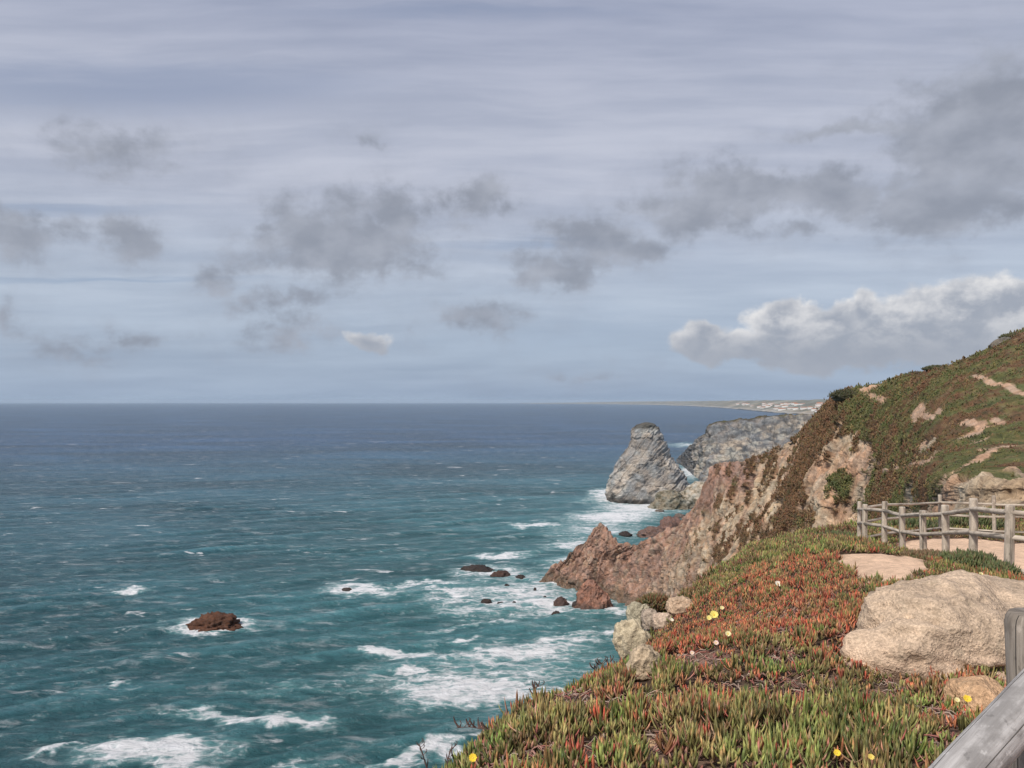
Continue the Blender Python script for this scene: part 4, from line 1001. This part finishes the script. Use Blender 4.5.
# dry runners and dead leaves lying between the mats
nst = 9000
tx, ty = scatter(-1.0, 4.2, 2.6, 8.5, nst / (5.2 * 5.9)); ok = (edge_d(tx, ty) < .5) & (sand_mask(tx, ty) < -.02)
pt = fbm(np.stack([tx, ty, 0 * tx], 1) * 1.1, 4, .6, 401); ok &= rng.random(len(tx)) < smooth(.25, -.25, pt) * .95 + .05
bx = (tx - BIG[0]) / .95; by = (ty - BIG[1] - .15) / .62; ok &= (bx ** 2 + by ** 2) > .62
tx, ty = tx[ok], ty[ok]; n = len(tx)
SEG = 5; ang0 = rng.random(n) * 6.283; LL = .05 + .13 * rng.random(n); turn = rng.normal(0, .5, n); r0 = .0026 + .0036 * rng.random(n)
V = np.empty((n, SEG * 3, 3)); x_, y_ = tx.copy(), ty.copy(); a_ = ang0.copy()
for s in range(SEG):
    zz = ground_z(x_, y_) + .012 + .03 * np.sin(np.pi * s / (SEG - 1)) * rng.random(n) + .02 * rng.random(n)
    for k in range(3):
        an = k * 2.094; V[:, s * 3 + k] = np.stack([x_ - np.sin(a_) * r0 * np.cos(an), y_ + np.cos(a_) * r0 * np.cos(an), zz + r0 * np.sin(an)], 1)
    x_ = x_ + np.cos(a_) * LL / (SEG - 1); y_ = y_ + np.sin(a_) * LL / (SEG - 1); a_ = a_ + turn * .7
q = [[s * 3 + k, s * 3 + (k + 1) % 3, s * 3 + 3 + (k + 1) % 3, s * 3 + 3 + k] for s in range(SEG - 1) for k in range(3)]
fq = (np.array(q)[None] + (np.arange(n) * SEG * 3)[:, None, None]).reshape(-1, 4)
dc_ = np.repeat(pick([(.34, .26, .21), (.26, .15, .12), (.42, .33, .25), (.30, .12, .10), (.16, .11, .09), (.36, .20, .16)], n), SEG * 3, 0)
DM, t, b = new_mat('dry_runner'); t.put(b.inputs['Base Color'], t.attr('col').outputs['Color'])
tag(mesh('dry_runner_litter', V.reshape(-1, 3), fq, DM, col=dc_), kind='stuff')

# scrub on the headland slope: leaf clumps
pr = HEAD['veg'] * ((HEAD['vv'] > .95) & (HEAD['vv'] < 4.3) & (HEAD['px'] < 1150))
pr = pr * np.clip(HEAD['v'][:, 1] / 130, .12, 1.2) ** 1.3
nsc = 60000
si = rng.choice(len(pr), nsc, p=pr / pr.sum()); NLs = 5
ii = np.repeat(si, NLs); n = len(ii); hd = HEAD['v'][ii]; sz_ = np.clip(hd[:, 1] / 260, .14, 1.0) * np.repeat(.42 + 1.7 * rng.random(nsc) ** 5, NLs)
base = hd + rng.normal(0, .24, (n, 3)) * sz_[:, None] - HEAD['n'][ii] * .1 * sz_[:, None]
lvx, lq, lt = build_leaves(base, rng.random(n) * 6.283, .2 + 1.1 * rng.random(n), .55 * sz_ * (.6 + .6 * rng.random(n)), .24 * sz_, .3)
ccl = HEAD['c'][ii] * np.repeat(.75 + .6 * rng.random(nsc), NLs)[:, None] * np.repeat(pick([(1, 1, 1), (.85, 1.0, .8), (1.15, .95, .9), (.8, .85, .75), (1.3, 1.2, 1.0)], nsc), NLs, 0)
tag(mesh('hill_scrub', lvx, [lq, lt], LM, col=np.clip(np.repeat(ccl, 10, 0), .01, .5)), kind='stuff')

# shrubs and a rock on the skyline of the hill
def skyline(px, py, wpx, hpx_, label):
    q = (HEAD['px'] - px) ** 2 + (HEAD['py'] - py) ** 2 + 1e6 * ((HEAD['vv'] < 2.5) | (HEAD['vv'] > 4.2)); k = np.argmin(q); c = HEAD['v'][k]; m_ = c[1] / F
    nb_ = 900; bd_ = rng.normal(size=(nb_, 3)); bd_[:, 2] = np.abs(bd_[:, 2]); bd_ /= np.linalg.norm(bd_, axis=1)[:, None]
    R_ = np.array([wpx / 2 * m_, wpx / 2.4 * m_, hpx_ * m_]); lump = 1 + .22 * fbm(bd_ * 2.2 + px, 3, .6, 55)
    bb = bd_ * R_ * (lump * (.72 + .3 * rng.random(nb_)))[:, None]
    v1, q1, t1 = build_leaves(bb, rng.random(nb_) * 6.283, .2 + 1.1 * rng.random(nb_), .6 + .4 * rng.random(nb_), np.full(nb_, .20), .3)
    e_ = empty('shrub', tuple(c), label, 'shrub', 'shrubs on the skyline of the hill')
    mesh('foliage', v1, [q1, t1], LM, e_, col=np.repeat(pick([(.055, .065, .028), (.075, .08, .033), (.045, .05, .025), (.10, .08, .04)], nb_), 10, 0))
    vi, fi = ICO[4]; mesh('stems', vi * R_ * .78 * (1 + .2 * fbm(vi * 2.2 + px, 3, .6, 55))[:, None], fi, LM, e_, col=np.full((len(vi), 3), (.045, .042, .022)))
skyline(848, 399, 34, 7, 'broad dark green shrub at the low left shoulder of the hill')
skyline(917, 379, 26, 4, 'low dark shrub on the skyline left of the bare sandy crest')
skyline(936, 373, 22, 3.5, 'rounded dark shrub touching the bare sandy crest')
skyline(1014, 339, 24, 3, 'dark shrub highest up on the hill skyline')
q = (HEAD['px'] - 1003) ** 2 + (HEAD['py'] - 345) ** 2 + 1e6 * ((HEAD['vv'] < 2.5) | (HEAD['vv'] > 4.05)); k = np.argmin(q)
boulder('boulder', tuple(HEAD['v'][k] + np.array([0, 0, .1])), (2.6, 2.4, 1.2), 61, SRM, (.16, .15, .13), 'dark grey rock breaking the skyline near the top of the hill', sub=5, amp=.4, frq=1.4, tilt=.4)

# ------------------------------------------------------------------ timber
def wood(name, col, dark, sc_=1.0):
    m, t, b = new_mat(name); v = t.attr('lp').outputs['Vector']
    g1 = t.noise(t.vm('MULTIPLY', v, (34 * sc_, 34 * sc_, 1.6 * sc_)), 1.0, 7, .68, .4)
    g2 = t.noise(t.vm('MULTIPLY', v, (90 * sc_, 90 * sc_, 7 * sc_)), 1.0, 4, .6)
    bl = t.noise(t.vm('MULTIPLY', v, (9, 9, 5)), 1.0, 5, .65)
    cr = t.noise(t.vm('MULTIPLY', v, (22 * sc_, 22 * sc_, 1.1 * sc_)), 1.0, 2, .4)
    cr2 = t.noise(t.vm('MULTIPLY', v, (17 * sc_, 17 * sc_, .28 * sc_)), 1.0, 2, .4); crack = t.m('MULTIPLY', t.ramp(cr, .27, .33), t.ramp(t.m('ABSOLUTE', t.m('SUBTRACT', cr2, .52)), .003, .016))
    k = t.m('ADD', t.m('MULTIPLY', t.ramp(g1, .3, .7), .6), t.m('MULTIPLY', t.ramp(g2, .3, .7), .4))
    c = t.mix(k, dark, col); c = t.mix(t.m('MULTIPLY', t.ramp(bl, .48, .62), .7), c, tuple(np.array(dark) * .8)); kn = t.noise(t.vm('MULTIPLY', v, (30, 30, 17)), 1.0, 3, .6); c = t.mix(t.m('MULTIPLY', t.ramp(kn, .62, .70), .5), c, tuple(np.array(col) * 1.25)); c = t.mix(t.m('MULTIPLY', t.ramp(kn, .36, .30), .5), c, tuple(np.array(dark) * .5))
    c = t.mix(t.m('MULTIPLY', t.m('SUBTRACT', 1.0, crack), .7), c, (.05, .045, .04))
    t.put(b.inputs['Base Color'], c); t.put(b.inputs['Normal'], t.bump(t.m('ADD', t.m('MULTIPLY', g1, .6), t.m('ADD', t.m('MULTIPLY', g2, .3), t.m('MULTIPLY', crack, .8))), .006 / sc_ ** .5))
    b.inputs['Roughness'].default_value = .8
    return m
def pole(name, a, b_, r, mat, parent, seed, nr=26, nl=34, bow=0.0, taper=.04, ends=True, rough=.03):
    """round timber from a to b_, slightly crooked, with bevelled ends"""
    a, b_ = np.array(a, float), np.array(b_, float); d = b_ - a; L = np.linalg.norm(d); d /= L
    up = np.array([0, 0, 1.0]) if abs(d[2]) < .9 else np.array([1.0, 0, 0]); s = np.cross(d, up); s /= np.linalg.norm(s); u = np.cross(s, d)
    tt = np.concatenate([[0, 0, .08 * r / L * 2], np.linspace(.35 * r / L, 1 - .35 * r / L, nl), [1 - .08 * r / L * 2, 1, 1]])
    rp = np.concatenate([[0, .86, .96], np.ones(nl), [.96, .86, 0]]) * (1 - taper * (tt - .5))
    n = len(tt); th = np.linspace(0, 2 * np.pi, nr, endpoint=False)
    T_, K = np.meshgrid(th, np.arange(n), indexing='ij'); tk = tt[K]
    q = np.stack([np.cos(T_) * .6 * 1.5, np.sin(T_) * .6 * 1.5, tk * L * 2.0], -1).reshape(-1, 3) + seed * 5.3
    rr = (r * rp[K]).ravel() * (1 + rough * fbm(q, 3, .5, seed))
    ctr = a + d * (tk * L)[..., None]
    ctr = ctr + (s * (bow * np.sin(np.pi * tk))[..., None]) + u * (r * .12 * np.sin(tk * 5 + seed))[..., None]
    v = ctr.reshape(-1, 3) + (s * np.cos(T_)[..., None] + u * np.sin(T_)[..., None]).reshape(-1, 3) * rr[:, None]
    lp = np.stack([np.cos(T_) * r, np.sin(T_) * r, tk * L], -1).reshape(-1, 3) + np.array([seed * 1.7, seed * .9, seed * 2.3])
    org = np.array(parent.location) if parent else 0
    return mesh(name, v - org, grid_faces(nr, n, True), mat, parent, attrs={'lp': lp})
WOODF = wood('weathered_fence_wood', (.60, .52, .43), (.33, .275, .22), .7)
WOODN = wood('silvered_log_wood', (.52, .50, .485), (.25, .235, .225), 1.0)
WOODP = wood('weathered_post_wood', (.40, .345, .29), (.19, .16, .13), 1.0)

posts = [(9.2, 7.9), (7.75, 9.2), (6.25, 9.8), (6.62, 11.2), (7.0, 12.6), (7.27, 13.8), (7.71, 15.4), (7.93, 16.6), (7.92, 17.5), (8.28, 18.6), (9.35, 19.6), (12.07, 22.0), (12.98, 21.0), (14.3, 20.2), (15.8, 19.5), (17.3, 18.9)]
fe = empty('rail_fence', (7.5, 14, float(ground_z(7.5, 14, False)[0])), 'weathered grey wooden fence of posts and three rails winding round the sandy lookout', 'fence')
tops = []
for i, (x, y) in enumerate(posts):
    gz_ = float(ground_z(x, y, False)[0]); hgt = 1.06 + .05 * math.sin(i * 2.3) + (.08 if i in (7, 11, 12) else 0)
    tops.append((x, y, gz_)); rr = .058 if i < 9 else .05
    ln_ = .015 * math.sin(i * 3.1)
    pole('post', (x, y, gz_ - .3), (x + ln_, y + ln_, gz_ + hgt), rr, WOODF, fe, i + 1, 20, 26, rough=.05)
for i in range(len(tops) - 1):
    (x0, y0, z0), (x1, y1, z1) = tops[i], tops[i + 1]
    d = np.array([x1 - x0, y1 - y0]); d /= np.linalg.norm(d); nrm = np.array([d[1], -d[0]])
    nrm = nrm if nrm[0] < 0 or (i > 9) else -nrm      # rails fixed to the outer, left-hand side of the posts
    for hh in (.93, .60, .21):
        o_ = nrm * .02; e_ = .02
        pole('rail', (x0 + o_[0] - d[0] * e_, y0 + o_[1] - d[1] * e_, z0 + hh + .012 * math.sin(i * 5 + hh * 9)), (x1 + o_[0] + d[0] * e_, y1 + o_[1] + d[1] * e_, z1 + hh + .012 * math.sin(i * 3 + hh * 7)), .037 if i < 9 else .033, WOODF, fe, 40 + i * 3 + int(hh * 9), 14, 24, bow=.012)

ne = empty('log_railing', (1.55, 2.28, EYE - 1.66), 'near railing of a thick silvery grey log fixed to a square topped post', 'railing')
A_, B_ = P(1046, 682, 2.21), P(968, 772, 1.87); dd = (B_ - A_); A2 = A_ - dd * .15; B2 = A_ + dd * 3.2
pole('rail', A2, B2, .0585, WOODN, ne, 91, 40, 90, bow=.01, taper=.03, rough=.035)
nx, ny = (1039 - CX) / F * 2.30, 2.30
pole('post', (nx, ny, EYE - 1.9), (nx + .004, ny, EYE - (614 - HY) / F * 2.30), .088, WOODP, ne, 93, 34, 50, rough=.03)
pole('post', (B2[0] - .03, B2[1] + .11, EYE - 2.0), (B2[0] - .03, B2[1] + .11, EYE - .62), .085, WOODP, ne, 95, 30, 40, rough=.03)
pole('rail', A2 + np.array([.01, .03, 0]) , A2 + np.array([1.9, .15, .03]), .056, WOODN, ne, 97, 30, 50)
e2 = A2 + np.array([1.86, .29, .03]); pole('post', (e2[0], e2[1], EYE - 1.95), (e2[0], e2[1], e2[2] + .12), .085, WOODP, ne, 99, 30, 40, rough=.03)

# ------------------------------------------------------------------ flowers and dry stalks
FLM, t, b = new_mat('petal'); t.put(b.inputs['Base Color'], t.attr('col').outputs['Color']); b.inputs['Roughness'].default_value = .6
def flower(px, py, dpx, col, label, lift=.07, D=None):
    h = hit(px, py, up=.13 + .03 * (py > 640)) if D is None else P(px, py, D)
    D_ = h[1]; R = dpx * .42 / F * D_
    c = P(px, py, D_ - .02)
    n_p = 26; vs, fs, cs_ = [], [], []
    face = np.array([-.1, -.72, .68]); face /= np.linalg.norm(face); s = np.cross(face, [0, 0, 1.0]); s /= np.linalg.norm(s); u = np.cross(s, face)
    for i in range(n_p):
        a_ = i / n_p * 6.283; ln = R * (.88 + .2 * random.random()); cup = .30 + .15 * (i % 2)
        e1 = s * math.cos(a_) + u * math.sin(a_); e2 = -s * math.sin(a_) + u * math.cos(a_); w_ = R * .13
        k = len(vs)
        for (l_, ww, hh) in ((.15, .5, 0), (.6, 1, cup * .5), (1.0, .55, cup)):
            vs += [e1 * ln * l_ - e2 * w_ * ww + face * hh * R, e1 * ln * l_ + e2 * w_ * ww + face * hh * R]; cs_ += [np.array(col) * (.85 + .2 * l_)] * 2
        fs += [[k, k + 1, k + 3, k + 2], [k + 2, k + 3, k + 5, k + 4]]
    k = len(vs); vs.append(face * .3 * R); cs_.append((.62, .45, .08))
    for i in range(12):
        a_ = i / 12 * 6.283; vs.append((s * math.cos(a_) + u * math.sin(a_)) * R * .28 + face * .1 * R); cs_.append((.6, .42, .06))
    tr = [[k, k + 1 + i, k + 1 + (i + 1) % 12] for i in range(12)]
    # stalk down into the leaves
    k = len(vs); 
    for zz, rr in ((0, .1), (-.07, .08)):
        for i in range(5):
            a_ = i / 5 * 6.283; vs.append(np.array([math.cos(a_) * rr * R, math.sin(a_) * rr * R, zz])); cs_.append((.10, .12, .045))
    fs += [[k + i, k + (i + 1) % 5, k + 5 + (i + 1) % 5, k + 5 + i] for i in range(5)]
    o = mesh('ice_plant_flower', np.array(vs), [np.array(fs), np.array(tr)], FLM, col=np.array(cs_)); o.location = c
    return tag(o, label, 'flower', 'flowers in the ice plant')
YEL, CRM, PNK, WHT = (.80, .58, .05), (.74, .66, .36), (.74, .56, .48), (.76, .72, .62)
for q in [(473, 758, 10, YEL, 'yellow flower at the cliff edge in the bottom corner of the ice plant'), (714, 615, 10, (.78, .68, .18), 'pale yellow flower, largest among the red leaves'), (709, 618, 6, (.78, .70, .25), 'small yellow flower touching the largest pale yellow one'),
          (728, 634, 7, CRM, 'cream flower just below the largest pale yellow flower'), (716, 643, 6, PNK, 'pinkish white flower lower left of the cream one'), (722, 608, 5, CRM, 'small cream flower just above the largest pale yellow one'),
          (778, 584, 7, WHT, 'white flower high in the red leaves'), (692, 653, 5, PNK, 'pink tinged flower at the left border of the red leaves'), (967, 699, 9, YEL, 'bright yellow flower in front of the low orange tan boulder'),
          (957, 700, 6, CRM, 'cream flower left of the bright yellow flower by the boulder'), (837, 753, 8, YEL, 'yellow flower lying flat low in the green leaves'), (871, 757, 7, (.72, .56, .14), 'dull yellow flower right of the one lying flat'),
          (970, 558, 6, (.74, .62, .34), 'cream flower beside the fence behind the large boulder'), (981, 574, 4.5, CRM, 'small cream flower at the path below the fence'), (991, 578, 5, WHT, 'white flower nearest the fence post base'),
          (672, 620, 4, WHT, 'tiny white flower beside the edge boulders'), (670, 637, 4, WHT, 'tiny white flower below the edge boulders')]:
    flower(*q)

STM, t, b = new_mat('dry_stalk'); nn = t.noise(t.pos(), 60, 4, .6); t.put(b.inputs['Base Color'], t.mix(nn, (.05, .035, .03), (.16, .10, .085)))
def stalk(pts, D, r, label, col=None):
    """upright dead stem with shrivelled side leaves; pts in pixels from the foot up"""
    P3 = np.array([P(x, y, D) for x, y in pts]); base = P3[0]; C_ = catmull(P3, 16, 1.0)
    vs, fs = [], []
    def tube(C, r0):
        k = len(vs); m_ = len(C)
        for i, c in enumerate(C):
            for j in range(6):
                a_ = j / 6 * 6.283; rr = r0 * (1 - .6 * i / m_) * (1 + .3 * math.sin(i * 2.1)); vs.append(c + np.array([math.cos(a_), math.sin(a_), .4 * math.cos(a_)]) * rr)
        for i in range(m_ - 1):
            for j in range(6): fs.append([k + i * 6 + j, k + i * 6 + (j + 1) % 6, k + (i + 1) * 6 + (j + 1) % 6, k + (i + 1) * 6 + j])
    tube(C_, r)
    for i in range(2, 16, 1):
        c = C_[i]; a_ = random.random() * 6.283; l_ = r * (4 + 5 * random.random())
        d = np.array([math.cos(a_), math.sin(a_), .5 * random.random()]); tube(np.array([c, c + d * l_ * .5 + np.array([0, 0, l_ * .25]), c + d * l_ * .7 + np.array([0, 0, l_ * .6]), c + d * l_ * .5 + np.array([0, 0, l_ * .8])]), r * .7)
    o = mesh('dry_stalk', np.array(vs) - base, np.array(fs), STM); o.location = base
    return tag(o, label, 'dried plant', 'dead dark stalks along the cliff edge')
stalk([(598, 690), (594, 676), (596, 666), (603, 664)], 7.6, .010, 'dark dead stalk curling over like a hook at the cliff edge')
stalk([(610, 688), (608, 674), (609, 665), (611, 660)], 7.7, .008, 'upright dead stalk left of the forked one below the edge boulders')
stalk([(616, 688), (615, 674), (618, 664)], 7.8, .010, 'thick upright dead stalk nearest the edge boulders')
stalk([(541, 712), (536, 700), (534, 690), (540, 686)], 6.0, .008, 'dead stalk standing alone where the green mat meets the foam')
stalk([(500, 728), (485, 729), (470, 727), (457, 728)], 5.2, .008, 'dead dark runner reaching out sideways over the water')
stalk([(433, 790), (428, 772), (422, 752), (419, 744)], 4.3, .005, 'thin dead stalk lowest down at the edge of the frame')
stalk([(450, 775), (448, 760), (452, 748)], 4.4, .005, 'short thin dead twig beside the corner yellow flower')

# seagull
GM2, t, b = new_mat('gull_feather'); b.inputs['Base Color'].default_value = (.12, .12, .13, 1)
gl = P(461, 293.5, 190)
gvs = np.array([(-.45, .0, .0), (-.2, .02, .14), (0, .06, .05), (.2, .02, .14), (.45, 0, .0), (-.2, -.12, .13), (0, -.12, .05), (.2, -.12, .13), (0, .28, .04), (0, -.32, .03), (0, 0, -.05)])
gfs = np.array([[0, 5, 1], [1, 5, 6], [1, 6, 2], [2, 6, 7], [2, 7, 3], [3, 7, 4], [2, 8, 10], [10, 9, 6], [6, 9, 10], [2, 10, 6]])
o = mesh('seagull', gvs, gfs, GM2); o.location = gl; tag(o, 'tiny dark seagull gliding high over the sea', 'bird')
